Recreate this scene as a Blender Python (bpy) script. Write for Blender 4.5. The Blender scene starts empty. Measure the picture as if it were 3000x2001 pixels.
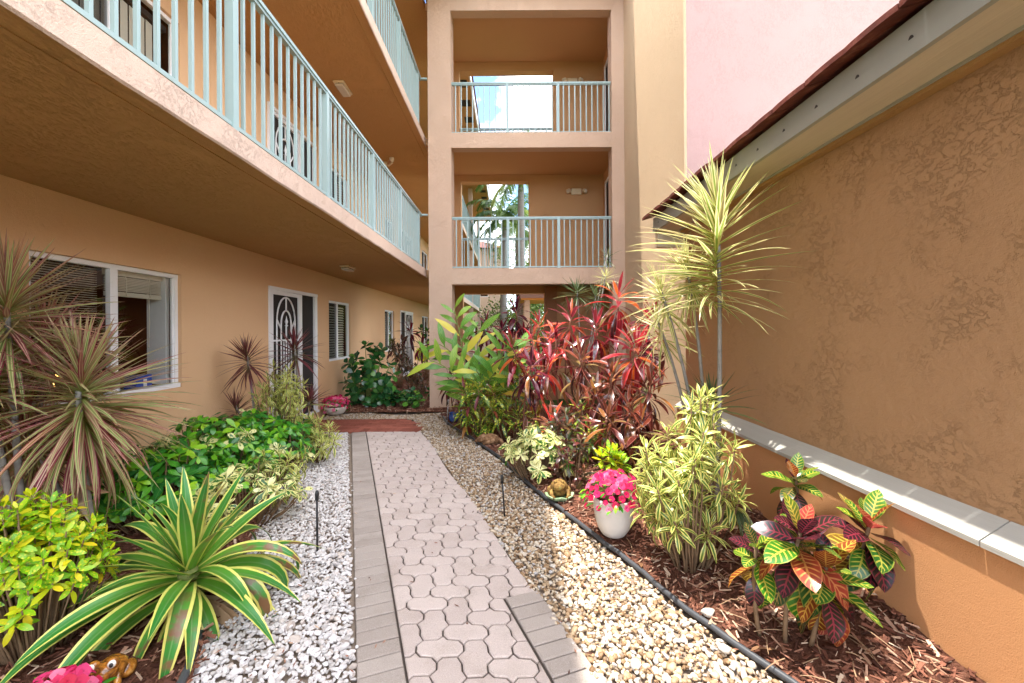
import bpy, bmesh, math, random
import numpy as np
from mathutils import Vector, Matrix

RNG = random.Random(11)
NPR = np.random.default_rng(5)
scene = bpy.context.scene
COL = scene.collection
pi = math.pi

# ------------------------------------------------------------------ camera
cam_data = bpy.data.cameras.new('camera')
cam = bpy.data.objects.new('camera', cam_data)
COL.objects.link(cam)
cam_data.sensor_width = 36.0
cam_data.lens = 15.0
cam_data.shift_x = 0.0023
cam_data.shift_y = -0.0105
cam_data.clip_start = 0.05
cam_data.clip_end = 900.0
CAM = Vector((0.0, 0.0, 1.5))
cam.matrix_world = (Matrix.Translation(CAM) @ Matrix.Rotation(math.radians(90), 4, 'X')
                    @ Matrix.Rotation(math.radians(-0.35), 4, 'Z'))
scene.camera = cam

# ------------------------------------------------------------------ light
SUN_DIR = Vector((-0.168, 0.082, 1.0)).normalized()          # towards the sun
SUN_EL = math.asin(SUN_DIR.z)
SUN_AZ = math.atan2(SUN_DIR.x, SUN_DIR.y)
world = bpy.data.worlds.new('World')
scene.world = world
world.use_nodes = True
wn = world.node_tree
for n in list(wn.nodes):
    wn.nodes.remove(n)
w_out = wn.nodes.new('ShaderNodeOutputWorld')
w_bg = wn.nodes.new('ShaderNodeBackground')
w_sky = wn.nodes.new('ShaderNodeTexSky')
w_sky.sky_type = 'NISHITA'
w_sky.sun_disc = False
w_sky.sun_elevation = SUN_EL
w_sky.sun_rotation = SUN_AZ
w_sky.altitude = 0
w_sky.air_density = 0.5
w_sky.dust_density = 0.05
w_sky.ozone_density = 2.4
w_tc = wn.nodes.new('ShaderNodeTexCoord')
w_map = wn.nodes.new('ShaderNodeMapping')
w_map.inputs['Scale'].default_value = (1.0, 1.0, 1.7)
w_map.inputs['Location'].default_value = (0.37, 0.1, 0.42)
w_noise = wn.nodes.new('ShaderNodeTexNoise')
w_noise.inputs['Scale'].default_value = 4.2
w_noise.inputs['Detail'].default_value = 7.0
w_noise.inputs['Roughness'].default_value = 0.52
w_ramp = wn.nodes.new('ShaderNodeValToRGB')
w_ramp.color_ramp.elements[0].position = 0.41
w_ramp.color_ramp.elements[0].color = (0, 0, 0, 1)
w_ramp.color_ramp.elements[1].position = 0.57
w_ramp.color_ramp.elements[1].color = (0.92, 0.92, 0.92, 1)
w_mix = wn.nodes.new('ShaderNodeMix')
w_mix.data_type = 'RGBA'
w_mix.inputs[7].default_value = (11.0, 11.2, 11.6, 1)              # sunlit cloud, same units as the sky
wn.links.new(w_tc.outputs['Generated'], w_map.inputs['Vector'])
wn.links.new(w_map.outputs[0], w_noise.inputs['Vector'])
wn.links.new(w_noise.outputs[0], w_ramp.inputs[0])
wn.links.new(w_ramp.outputs[0], w_mix.inputs[0])
wn.links.new(w_sky.outputs[0], w_mix.inputs[6])
wn.links.new(w_mix.outputs[2], w_bg.inputs['Color'])
w_bg.inputs['Strength'].default_value = 0.15
wn.links.new(w_bg.outputs[0], w_out.inputs['Surface'])

sun_data = bpy.data.lights.new('sun', 'SUN')
sun_data.energy = 2.0
sun_data.angle = math.radians(0.6)
sun_data.color = (1.0, 0.95, 0.87)
sun = bpy.data.objects.new('sun', sun_data)
COL.objects.link(sun)
sun.rotation_euler = SUN_DIR.to_track_quat('Z', 'Y').to_euler()

scene.view_settings.view_transform = 'Standard'
scene.view_settings.look = 'None'
scene.view_settings.gamma = 1.0
scene.view_settings.use_curve_mapping = False
scene.view_settings.exposure = 2.5
scene.cycles.max_bounces = 10
scene.cycles.diffuse_bounces = 6
scene.cycles.glossy_bounces = 4
scene.cycles.transmission_bounces = 6
scene.cycles.transparent_max_bounces = 12
scene.cycles.use_denoising = True
scene.cycles.sample_clamp_indirect = 8.0
scene.cycles.caustics_reflective = False
scene.cycles.caustics_refractive = False

# ------------------------------------------------------------------ node helpers
class S:
    """A node socket with arithmetic."""
    def __init__(self, nt, sock):
        self.nt, self.s = nt, sock
    def _m(self, op, *args):
        n = self.nt.nodes.new('ShaderNodeMath')
        n.operation = op
        for i, a in enumerate((self,) + args):
            if isinstance(a, S):
                self.nt.links.new(a.s, n.inputs[i])
            else:
                n.inputs[i].default_value = a
        return S(self.nt, n.outputs[0])
    def __add__(self, o): return self._m('ADD', o)
    def __sub__(self, o): return self._m('SUBTRACT', o)
    def __mul__(self, o): return self._m('MULTIPLY', o)
    def abs(self): return self._m('ABSOLUTE')
    def sin(self): return self._m('SINE')
    def fract(self): return self._m('FRACT')
    def max(self, o): return self._m('MAXIMUM', o)
    def step(self, lo, hi):
        n = self.nt.nodes.new('ShaderNodeMapRange')
        n.interpolation_type = 'SMOOTHSTEP'
        self.nt.links.new(self.s, n.inputs[0])
        n.inputs[1].default_value, n.inputs[2].default_value = lo, hi
        return S(self.nt, n.outputs[0])

def c4(c): return (c[0], c[1], c[2], 1.0)

class Mat:
    def __init__(self, name, rough=0.8, spec=0.3, metallic=0.0):
        self.m = bpy.data.materials.new(name)
        self.m.use_nodes = True
        self.nt = self.m.node_tree
        self.nt.nodes.clear()
        self.out = self.nt.nodes.new('ShaderNodeOutputMaterial')
        self.p = self.nt.nodes.new('ShaderNodeBsdfPrincipled')
        self.p.inputs['Roughness'].default_value = rough
        self.p.inputs['Specular IOR Level'].default_value = spec
        self.p.inputs['Metallic'].default_value = metallic
        self.nt.links.new(self.p.outputs[0], self.out.inputs['Surface'])
    def link(self, a, b): self.nt.links.new(a.s if isinstance(a, S) else a, b)
    def color(self, c):
        if isinstance(c, S): self.link(c, self.p.inputs['Base Color'])
        else: self.p.inputs['Base Color'].default_value = c4(c)
        return self
    def pos(self, scale=(1, 1, 1), obj=False):
        if obj:
            g = self.nt.nodes.new('ShaderNodeTexCoord').outputs['Object']
        else:
            g = self.nt.nodes.new('ShaderNodeNewGeometry').outputs['Position']
        mp = self.nt.nodes.new('ShaderNodeMapping')
        mp.inputs['Scale'].default_value = scale
        self.nt.links.new(g, mp.inputs[0])
        return mp.outputs[0]
    def noise(self, scale, detail=4, rough=0.5, dist=0.0, vec=None, color=False):
        n = self.nt.nodes.new('ShaderNodeTexNoise')
        n.inputs['Scale'].default_value = scale
        n.inputs['Detail'].default_value = detail
        n.inputs['Roughness'].default_value = rough
        n.inputs['Distortion'].default_value = dist
        self.nt.links.new(vec if vec is not None else self.pos(), n.inputs['Vector'])
        return S(self.nt, n.outputs[1 if color else 0])
    def voro(self, scale, feature='F1', vec=None, rnd=1.0):
        n = self.nt.nodes.new('ShaderNodeTexVoronoi')
        n.feature = feature
        n.inputs['Scale'].default_value = scale
        n.inputs['Randomness'].default_value = rnd
        self.nt.links.new(vec if vec is not None else self.pos(), n.inputs['Vector'])
        return S(self.nt, n.outputs[0])
    def mix(self, f, a, b, blend='MIX'):
        n = self.nt.nodes.new('ShaderNodeMix')
        n.data_type = 'RGBA'
        n.blend_type = blend
        for v, i in ((f, 0), (a, 6), (b, 7)):
            if isinstance(v, S): self.nt.links.new(v.s, n.inputs[i])
            elif i == 0: n.inputs[0].default_value = v
            else: n.inputs[i].default_value = c4(v)
        return S(self.nt, n.outputs[2])
    def ramp(self, f, stops):
        n = self.nt.nodes.new('ShaderNodeValToRGB')
        e = n.color_ramp.elements
        while len(e) < len(stops): e.new(0.5)
        for k, (p, c) in enumerate(stops):
            e[k].position = p
            e[k].color = c4(c)
        self.nt.links.new(f.s, n.inputs[0])
        return S(self.nt, n.outputs[0])
    def bump(self, h, dist=0.01, strength=1.0):
        n = self.nt.nodes.new('ShaderNodeBump')
        n.inputs['Distance'].default_value = dist
        n.inputs['Strength'].default_value = strength
        self.nt.links.new(h.s, n.inputs['Height'])
        self.nt.links.new(n.outputs[0], self.p.inputs['Normal'])
        return self
    def uv(self):
        n = self.nt.nodes.new('ShaderNodeUVMap')
        x = self.nt.nodes.new('ShaderNodeSeparateXYZ')
        self.nt.links.new(n.outputs[0], x.inputs[0])
        return S(self.nt, x.outputs[0]), S(self.nt, x.outputs[1])
    def rnd(self):
        a = self.nt.nodes.new('ShaderNodeAttribute')
        a.attribute_name = 'rnd'
        o = self.nt.nodes.new('ShaderNodeObjectInfo')
        return (S(self.nt, a.outputs['Fac']) + S(self.nt, o.outputs['Random'])).fract()
    def translucent(self, col, f):
        t = self.nt.nodes.new('ShaderNodeBsdfTranslucent')
        if isinstance(col, S): self.link(col, t.inputs[0])
        else: t.inputs[0].default_value = c4(col)
        mx = self.nt.nodes.new('ShaderNodeMixShader')
        mx.inputs[0].default_value = f
        self.nt.links.new(self.p.outputs[0], mx.inputs[1])
        self.nt.links.new(t.outputs[0], mx.inputs[2])
        self.nt.links.new(mx.outputs[0], self.out.inputs['Surface'])
        return self

def plain(name, c, rough=0.5, spec=0.4, metallic=0.0, grain=0.06, gscale=30):
    m = Mat(name, rough, spec, metallic)
    n = m.noise(gscale, 4, 0.6, vec=m.pos(obj=True))
    m.color(m.mix(n, [x * (1 - grain) for x in c], [min(1, x * (1 + grain)) for x in c]))
    return m.m

def stucco(name, c, scale=1.0, relief=0.012, stretch=(1, 1, 1), pit=None, pit_amt=0.06, stain=0.08, fine=0.3, cover=0.5, ridges=0.5, grime=0.12):
    """Troweled stucco: sandy skin with clusters of short ragged trowel ridges; colour nearly even."""
    m = Mat(name, 0.92, 0.12)
    v = m.pos(stretch)
    wv = m.noise(26 * scale, 6, 0.72, 0.35, v)
    ridge = (wv - 0.5).abs().step(0.030, 0.0)
    region = m.noise(3.1 * scale, 5, 0.65, 0.5).step(cover - 0.09, cover + 0.10)
    ridge = ridge * region
    body = m.noise(30 * scale, 6, 0.7, 0.2, v)
    soft = m.noise(4.5, 3, 0.5)
    fine_n = m.noise(170, 3, 0.65)
    m.bump(body * 0.45 + soft * 0.5 + ridge * (ridges * 0.16) + fine_n * fine, relief * 0.7, 1.0)
    big = m.noise(0.7, 5, 0.65)
    base = m.mix(big, [x * (1 - stain) for x in c], [min(1, x * (1 + stain * 0.7)) for x in c])
    streak = m.noise(3.2, 5, 0.65, 0.2, m.pos((1.7, 1.7, 0.2)))
    base = m.mix(streak.step(0.58, 0.85) * grime, base, [x * 0.70 for x in c])
    base = m.mix(ridge * (pit_amt * 0.35), base, pit or [x * 0.60 for x in c])
    base = m.mix(fine_n.step(0.5, 0.34) * 0.18, base, [x * 0.68 for x in c])
    m.color(base)
    return m.m

# ------------------------------------------------------------------ objects
def tag(o, label=None, cat=None, group=None, kind=None):
    if label: o['label'] = label
    if cat: o['category'] = cat
    if group: o['group'] = group
    if kind: o['kind'] = kind
    return o

def thing(name, label, cat, loc=(0, 0, 0), group=None, rz=0.0):
    o = bpy.data.objects.new(name, None)
    o.empty_display_size = 0.1
    o.location = loc
    o.rotation_euler = (0, 0, rz)
    COL.objects.link(o)
    return tag(o, label, cat, group)

def put(name, mesh, parent=None, M=None):
    o = bpy.data.objects.new(name, mesh)
    COL.objects.link(o)
    if parent is not None: o.parent = parent
    if M is not None: o.matrix_basis = M
    return o

class MB:
    """Collects shapes, builds them as one mesh."""
    def __init__(self): self.v, self.f, self.mi = [], [], []
    def add(self, vs, fs, mi=0):
        b = len(self.v)
        self.v += [tuple(p) for p in vs]
        self.f += [tuple(i + b for i in q) for q in fs]
        self.mi += [mi] * len(fs)
        return self
    def box(self, x0, x1, y0, y1, z0, z1, mi=0):
        return self.add([(x0, y0, z0), (x1, y0, z0), (x1, y1, z0), (x0, y1, z0), (x0, y0, z1), (x1, y0, z1), (x1, y1, z1), (x0, y1, z1)],
                        [(3, 2, 1, 0), (4, 5, 6, 7), (0, 1, 5, 4), (1, 2, 6, 5), (2, 3, 7, 6), (3, 0, 4, 7)], mi)
    def quad(self, a, b, c, d, mi=0): return self.add([a, b, c, d], [(0, 1, 2, 3)], mi)
    def tube(self, pts, r, n=6, cap=True, mi=0):
        pts = [Vector(p) for p in pts]
        rs = r if isinstance(r, (list, tuple)) else [r] * len(pts)
        vs, fs = [], []
        up = Vector((0.13, 0.07, 0.99)).normalized()
        for i, p in enumerate(pts):
            d = (pts[min(i + 1, len(pts) - 1)] - pts[max(i - 1, 0)]).normalized()
            ref = up if abs(d.dot(up)) < 0.95 else Vector((1, 0, 0))
            a = d.cross(ref).normalized()
            b = d.cross(a).normalized()
            for k in range(n):
                t = 2 * pi * (k + 0.5) / n
                vs.append(p + a * (math.cos(t) * rs[i]) + b * (math.sin(t) * rs[i]))
        for i in range(len(pts) - 1):
            for k in range(n):
                q = (k + 1) % n
                fs.append((i * n + k, i * n + q, (i + 1) * n + q, (i + 1) * n + k))
        if cap:
            fs.append(tuple(range(n))[::-1])
            fs.append(tuple((len(pts) - 1) * n + k for k in range(n)))
        return self.add(vs, fs, mi)
    def lathe(self, prof, n=24, c=(0, 0, 0), mi=0):
        vs, fs = [], []
        for r, z in prof:
            for k in range(n):
                t = 2 * pi * k / n
                vs.append((c[0] + r * math.cos(t), c[1] + r * math.sin(t), c[2] + z))
        for i in range(len(prof) - 1):
            for k in range(n):
                q = (k + 1) % n
                fs.append((i * n + k, i * n + q, (i + 1) * n + q, (i + 1) * n + k))
        return self.add(vs, fs, mi)
    def ball(self, c, r, n=12, m=8, mi=0):
        rx, ry, rz = r if isinstance(r, (tuple, list)) else (r, r, r)
        vs, fs = [], []
        for i in range(m + 1):
            ph = pi * i / m
            for k in range(n):
                t = 2 * pi * k / n
                vs.append((c[0] + rx * math.sin(ph) * math.cos(t), c[1] + ry * math.sin(ph) * math.sin(t), c[2] - rz * math.cos(ph)))
        for i in range(m):
            for k in range(n):
                q = (k + 1) % n
                fs.append((i * n + k, i * n + q, (i + 1) * n + q, (i + 1) * n + k))
        return self.add(vs, fs, mi)
    def mesh(self, name, mats, smooth=False, bevel=0.0):
        me = bpy.data.meshes.new(name)
        me.from_pydata(self.v, [], self.f)
        for m in (mats if isinstance(mats, (list, tuple)) else [mats]): me.materials.append(m)
        if any(self.mi): me.polygons.foreach_set('material_index', self.mi)
        if bevel:
            bm = bmesh.new()
            bm.from_mesh(me)
            bmesh.ops.bevel(bm, geom=bm.edges[:], offset=bevel, segments=1, affect='EDGES', clamp_overlap=True)
            bm.to_mesh(me)
            bm.free()
        if smooth: me.polygons.foreach_set('use_smooth', [True] * len(me.polygons))
        me.update()
        return me
    def build(self, name, mats, parent=None, smooth=False, bevel=0.0, M=None):
        return put(name, self.mesh(name, mats, smooth, bevel), parent, M)

def np_mesh(name, V, F, mats, rnd=None, mi=None, smooth=False, uv=None):
    """Mesh from numpy arrays (triangles or quads)."""
    me = bpy.data.meshes.new(name)
    k = F.shape[1]
    me.vertices.add(len(V))
    me.vertices.foreach_set('co', np.ascontiguousarray(V, dtype=np.float32).ravel())
    me.loops.add(F.size)
    me.loops.foreach_set('vertex_index', np.ascontiguousarray(F, dtype=np.int32).ravel())
    me.polygons.add(len(F))
    me.polygons.foreach_set('loop_start', np.arange(0, F.size, k, dtype=np.int32))
    for m in (mats if isinstance(mats, (list, tuple)) else [mats]): me.materials.append(m)
    if mi is not None: me.polygons.foreach_set('material_index', np.ascontiguousarray(mi, dtype=np.int32))
    me.polygons.foreach_set('use_smooth', np.full(len(F), smooth))
    if uv is not None:
        l = me.uv_layers.new(name='UVMap')
        l.data.foreach_set('uv', np.ascontiguousarray(uv, dtype=np.float32).ravel())
    if rnd is not None:
        a = me.attributes.new('rnd', 'FLOAT', 'POINT')
        a.data.foreach_set('value', np.ascontiguousarray(rnd, dtype=np.float32))
    me.update()
    me.validate()
    return me

def sheet_x(mb, X, y0, y1, z0, z1, holes=(), depth=0.0, flip=1, mi=0):
    """Upright sheet in the plane x = X with rectangular holes; reveals run to X - flip*depth."""
    ys = sorted({y0, y1, *[h[0] for h in holes], *[h[1] for h in holes]})
    zs = sorted({z0, z1, *[h[2] for h in holes], *[h[3] for h in holes]})
    for a, b in zip(ys, ys[1:]):
        for c, d in zip(zs, zs[1:]):
            if any(h[0] <= a and b <= h[1] and h[2] <= c and d <= h[3] for h in holes): continue
            mb.quad((X, a, c), (X, b, c), (X, b, d), (X, a, d), mi)
    if depth:
        E = X - flip * depth
        for a, b, c, d in holes:
            mb.quad((X, a, c), (E, a, c), (E, a, d), (X, a, d), mi)
            mb.quad((X, b, c), (X, b, d), (E, b, d), (E, b, c), mi)
            mb.quad((X, a, c), (X, b, c), (E, b, c), (E, a, c), mi)
            mb.quad((X, a, d), (E, a, d), (E, b, d), (X, b, d), mi)

def sheet_y(mb, Y, x0, x1, z0, z1, holes=(), depth=0.0, mi=0):
    xs = sorted({x0, x1, *[h[0] for h in holes], *[h[1] for h in holes]})
    zs = sorted({z0, z1, *[h[2] for h in holes], *[h[3] for h in holes]})
    for a, b in zip(xs, xs[1:]):
        for c, d in zip(zs, zs[1:]):
            if any(h[0] <= a and b <= h[1] and h[2] <= c and d <= h[3] for h in holes): continue
            mb.quad((a, Y, c), (b, Y, c), (b, Y, d), (a, Y, d), mi)
    if depth:
        E = Y + depth
        for a, b, c, d in holes:
            mb.quad((a, Y, c), (a, E, c), (a, E, d), (a, Y, d), mi)
            mb.quad((b, Y, c), (b, Y, d), (b, E, d), (b, E, c), mi)
            mb.quad((a, Y, c), (b, Y, c), (b, E, c), (a, E, c), mi)
            mb.quad((a, Y, d), (a, E, d), (b, E, d), (b, Y, d), mi)

# ------------------------------------------------------------------ surface materials
M_WALL = stucco('stucco_tan', (0.70, 0.445, 0.25), 1.0, 0.012, cover=0.60)
M_SOFFIT = stucco('stucco_soffit', (0.50, 0.285, 0.125), 0.9, 0.020, (2.0, 0.55, 1.0), cover=0.40, ridges=0.8, pit=(0.85, 0.56, 0.27), pit_amt=0.55)  # pale pit colour paints the outside light caught on the ridges
M_EDGE = stucco('stucco_slab_edge', (0.60, 0.45, 0.355), 0.8, 0.022, cover=0.45, ridges=0.7)
M_FACADE = stucco('stucco_facade', (0.56, 0.395, 0.29), 0.7, 0.032, cover=0.40, ridges=0.6)
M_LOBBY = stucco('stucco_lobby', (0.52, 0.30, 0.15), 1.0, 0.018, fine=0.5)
M_BEIGE = stucco('stucco_tower_side', (0.74, 0.545, 0.35), 0.9, 0.055, (1.0, 1.6, 0.5), fine=0.6, cover=0.30)
M_PINK = stucco('stucco_pink', (0.365, 0.245, 0.228), 0.9, 0.014, (1.0, 1.0, 0.6), pit=(0.20, 0.07, 0.04), pit_amt=0.45, cover=0.46)
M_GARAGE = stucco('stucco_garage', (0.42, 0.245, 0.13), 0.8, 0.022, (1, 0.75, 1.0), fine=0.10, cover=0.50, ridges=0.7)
M_PLINTH = stucco('stucco_plinth', (0.55, 0.275, 0.125), 1.6, 0.008, fine=0.5, cover=0.7)
M_TEAL = plain('teal_paint', (0.275, 0.375, 0.37), 0.38, 0.5, grain=0.07, gscale=14)
M_WHITE = plain('white_frame', (0.78, 0.78, 0.78), 0.4, 0.5, grain=0.04)
M_GREYTRIM = plain('grey_fascia', (0.33, 0.335, 0.31), 0.5, 0.4, grain=0.05, gscale=9)
M_DARK = plain('dark_mesh', (0.035, 0.030, 0.028), 0.85, 0.2)
M_BLACK = plain('black_plastic', (0.018, 0.018, 0.019), 0.35, 0.5)
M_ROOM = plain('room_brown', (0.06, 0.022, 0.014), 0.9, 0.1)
M_BLIND = plain('blind_cream', (0.62, 0.57, 0.47), 0.6, 0.3)
M_LAMP = plain('fixture_cream', (0.66, 0.55, 0.38), 0.5, 0.4)
M_CLEAR = plain('lamp_lens', (0.55, 0.50, 0.42), 0.12, 0.6)
M_RED = plain('red_lettering', (0.55, 0.03, 0.03), 0.4, 0.4)

def wood(name, c, scale=1.0):
    m = Mat(name, 0.7, 0.25)
    n = m.noise(14 * scale, 5, 0.65, 0.6, m.pos((1.6, 0.12, 1.6)))
    g = m.noise(60 * scale, 3, 0.6, 0.0, m.pos((1.6, 0.06, 1.6)))
    m.color(m.mix(n, [x * 0.86 for x in c], [min(1, x * 1.1) for x in c]))
    m.bump(n * 0.6 + g * 0.5, 0.004, 0.8)
    return m.m
M_BOARD = wood('painted_board', (0.60, 0.52, 0.41))
M_CAP = wood('ledge_board', (0.40, 0.385, 0.345))

def glass_mat():
    m = Mat('window_glass', 0.03, 0.5)
    nt = m.nt
    nt.nodes.remove(m.p)
    tr = nt.nodes.new('ShaderNodeBsdfTransparent')
    tr.inputs[0].default_value = (0.86, 0.88, 0.86, 1)
    gl = nt.nodes.new('ShaderNodeBsdfGlossy')
    gl.inputs['Roughness'].default_value = 0.02
    lw = nt.nodes.new('ShaderNodeLayerWeight')
    lw.inputs[0].default_value = 0.5
    fr = S(nt, lw.outputs['Facing'])
    fr = fr._m('POWER', 5.0) * 0.92 + 0.07
    mx = nt.nodes.new('ShaderNodeMixShader')
    nt.links.new(fr.s, mx.inputs[0])
    nt.links.new(tr.outputs[0], mx.inputs[1])
    nt.links.new(gl.outputs[0], mx.inputs[2])
    nt.links.new(mx.outputs[0], m.out.inputs['Surface'])
    return m.m
M_GLASS = glass_mat()

# ------------------------------------------------------------------ the walk-up building on the left
XW, XE = -3.40, -1.63            # wall plane, walkway edge
FL2, FL3, ROOF = 2.72, 5.30, 7.92
TH = 0.155
bld = thing('apartment_building', 'long tan stucco apartment building with stacked open walkways along the left', 'building', (XW, 6.0, 0))
BI = Matrix.Translation((-XW, -6.0, 0))          # world -> building space
def bput(mb, name, mats, **k): return mb.build(name, mats, bld, M=BI, **k)

WIN = [(3.02, 4.42), (8.03, 9.12), (11.64, 12.57), (16.60, 17.90), (20.6, 22.0)]
DOOR = [(6.01, 7.52), (13.24, 14.96)]
holes = []
for k, base in enumerate((0.0, FL2, FL3)):
    o = 0.0 if k == 0 else base - 0.12
    for a, b in WIN: holes.append((a, b, o + 0.94, o + 2.10))
    for a, b in DOOR: holes.append((a, b, o + 0.12, o + 2.16))
mb = MB()
sheet_x(mb, XW, -3.0, 25.0, -0.1, 8.6, holes, 0.10)
bput(mb, 'wall', M_WALL)
mb = MB().box(XW - 6.0, XW - 0.16, -3.0, -2.9, -0.1, 8.6).box(XW - 6.0, XW - 0.16, 24.9, 25.0, -0.1, 8.6)
bput(mb, 'end_wall', M_WALL)

for top in (FL2, FL3):
    mb = MB()
    mb.box(XW + 0.002, XE - 0.012, -3.0, 25.0, top - TH, top)
    # drip bead under the slab, set back from its edge
    mb.box(XE - 0.135, XE - 0.118, -3.0, 25.0, top - TH - 0.007, top - TH - 0.0005)
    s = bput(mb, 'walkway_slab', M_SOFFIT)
    # plastered edge, slightly wavy along its lower arris
    n = 140
    vs, fs = [], []
    r = random.Random(int(top * 10))
    for i in range(n + 1):
        y = -3.0 + 28.0 * i / n
        j = r.uniform(-0.004, 0.004)
        vs += [(XE - 0.010, y, top - TH - 0.004 + j), (XE + 0.001, y, top - TH + 0.006 + j), (XE, y, top - 0.006), (XE - 0.010, y, top + 0.001)]
    for i in range(n):
        b = 4 * i
        for q in range(3): fs.append((b + q, b + 4 + q, b + 5 + q, b + 1 + q))
    e = MB().add(vs, fs).mesh('slab_edge', M_EDGE)
    put('slab_edge', e, s)

mb = MB()
mb.box(XW + 0.002, -1.14, -3.0, 7.45, ROOF, ROOF + 0.12)
mb.box(XW + 0.002, -1.00, 10.4, 25.0, ROOF, ROOF + 0.12)
mb.box(XW + 0.002, -1.66, 7.451, 10.399, ROOF, ROOF + 0.12)
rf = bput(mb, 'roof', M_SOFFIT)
mb = MB().box(-1.13, -1.09, -3.0, 7.45, ROOF - 0.03, ROOF + 0.2).box(-0.99, -0.95, 10.4, 25.0, ROOF - 0.03, ROOF + 0.2)
mb.build('fascia', M_WHITE, rf)
mb = MB()
for a, b, x in ((-3.0, 7.45, -1.05), (10.4, 25.0, -0.91), (7.451, 10.399, -1.66)):
    mb.add([(x, a, ROOF + 0.2), (x, b, ROOF + 0.2), (-8.0, b, ROOF + 2.2), (-8.0, a, ROOF + 2.2)], [(0, 1, 2, 3)])
M_TILE = Mat('roof_tile_red', 0.75, 0.25)
_n = M_TILE.noise(9, 5, 0.7)
M_TILE.color(M_TILE.ramp(_n, [(0.3, (0.075, 0.018, 0.012)), (0.55, (0.15, 0.035, 0.022)), (0.75, (0.26, 0.11, 0.075))])).bump(_n, 0.006)
M_TILE = M_TILE.m
mb.build('roof_slope', M_TILE, rf)
for y in np.arange(10.9, 24.5, 0.95): MB().box(-1.32, -1.06, y, y + 0.34, ROOF - 0.006, ROOF - 0.001).build('soffit_vent', M_DARK, rf)

# railings ---------------------------------------------------------
def bar_mesh(name, w, z0, z1): return MB().box(-w / 2, w / 2, -w / 2, w / 2, z0, z1).mesh(name, M_TEAL)
ME_BAL = bar_mesh('baluster', 0.019, 0.045, 0.965)
ME_POST = bar_mesh('rail_post', 0.052, 0.001, 0.972)
def railing(parent, PI, axis, fixed, a, b, z, posts, phase=0.0):
    """A rail along y (axis 0: x fixed) or along x (axis 1: y fixed)."""
    mb = MB()
    L, H = (lambda lo, hi, w0, w1, z0, z1: (mb.box(fixed + w0, fixed + w1, lo, hi, z0, z1) if axis == 0 else mb.box(lo, hi, fixed + w0, fixed + w1, z0, z1))), None
    L(a, b, -0.030, 0.030, z + 0.972, z + 1.000)
    L(a, b, -0.020, 0.020, z + 0.950, z + 0.9715)
    L(a, b, -0.016, 0.016, z + 0.022, z + 0.046)
    rail = mb.build('balcony_railing', M_TEAL, parent, M=PI)
    at = lambda t: Matrix.Translation((fixed, t, z)) if axis == 0 else Matrix.Translation((t, fixed, z))
    for p in posts: put('post', ME_POST, rail, at(p))
    t = a + phase
    while t < b - 0.02:
        if all(abs(t - p) > 0.05 for p in posts): put('baluster', ME_BAL, rail, at(t))
        t += 0.11
    return rail

XR = XE - 0.045
for z in (FL2, FL3):
    posts = [2.587 + 1.32 * k for k in range(-3, 5)]
    rl = railing(bld, BI, 0, XR, -1.40, 8.10, z, posts, 0.026)
    mb = MB().box(XR - 0.03, -1.541, 8.072, 8.13, z + 0.9725, z + 1.0005)
    mb.build('return_rail', M_TEAL, rl)
    railing(bld, BI, 0, XR, 10.25, 24.6, z, [10.3 + 1.6 * k for k in range(9)], 0.1)
# uprights carrying the far walkways
mb = MB()
for y in (14.2, 19.2, 24.2):
    mb.box(XE - 0.20, XE - 0.022, y, y + 0.2, 0, FL2 - TH - 0.01)
    mb.box(XE - 0.20, XE - 0.022, y, y + 0.2, FL2 + 0.003, FL3 - TH - 0.01)
    mb.box(XE - 0.20, XE - 0.022, y, y + 0.2, FL3 + 0.003, ROOF - 0.002)
bput(mb, 'column', M_EDGE)

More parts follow.
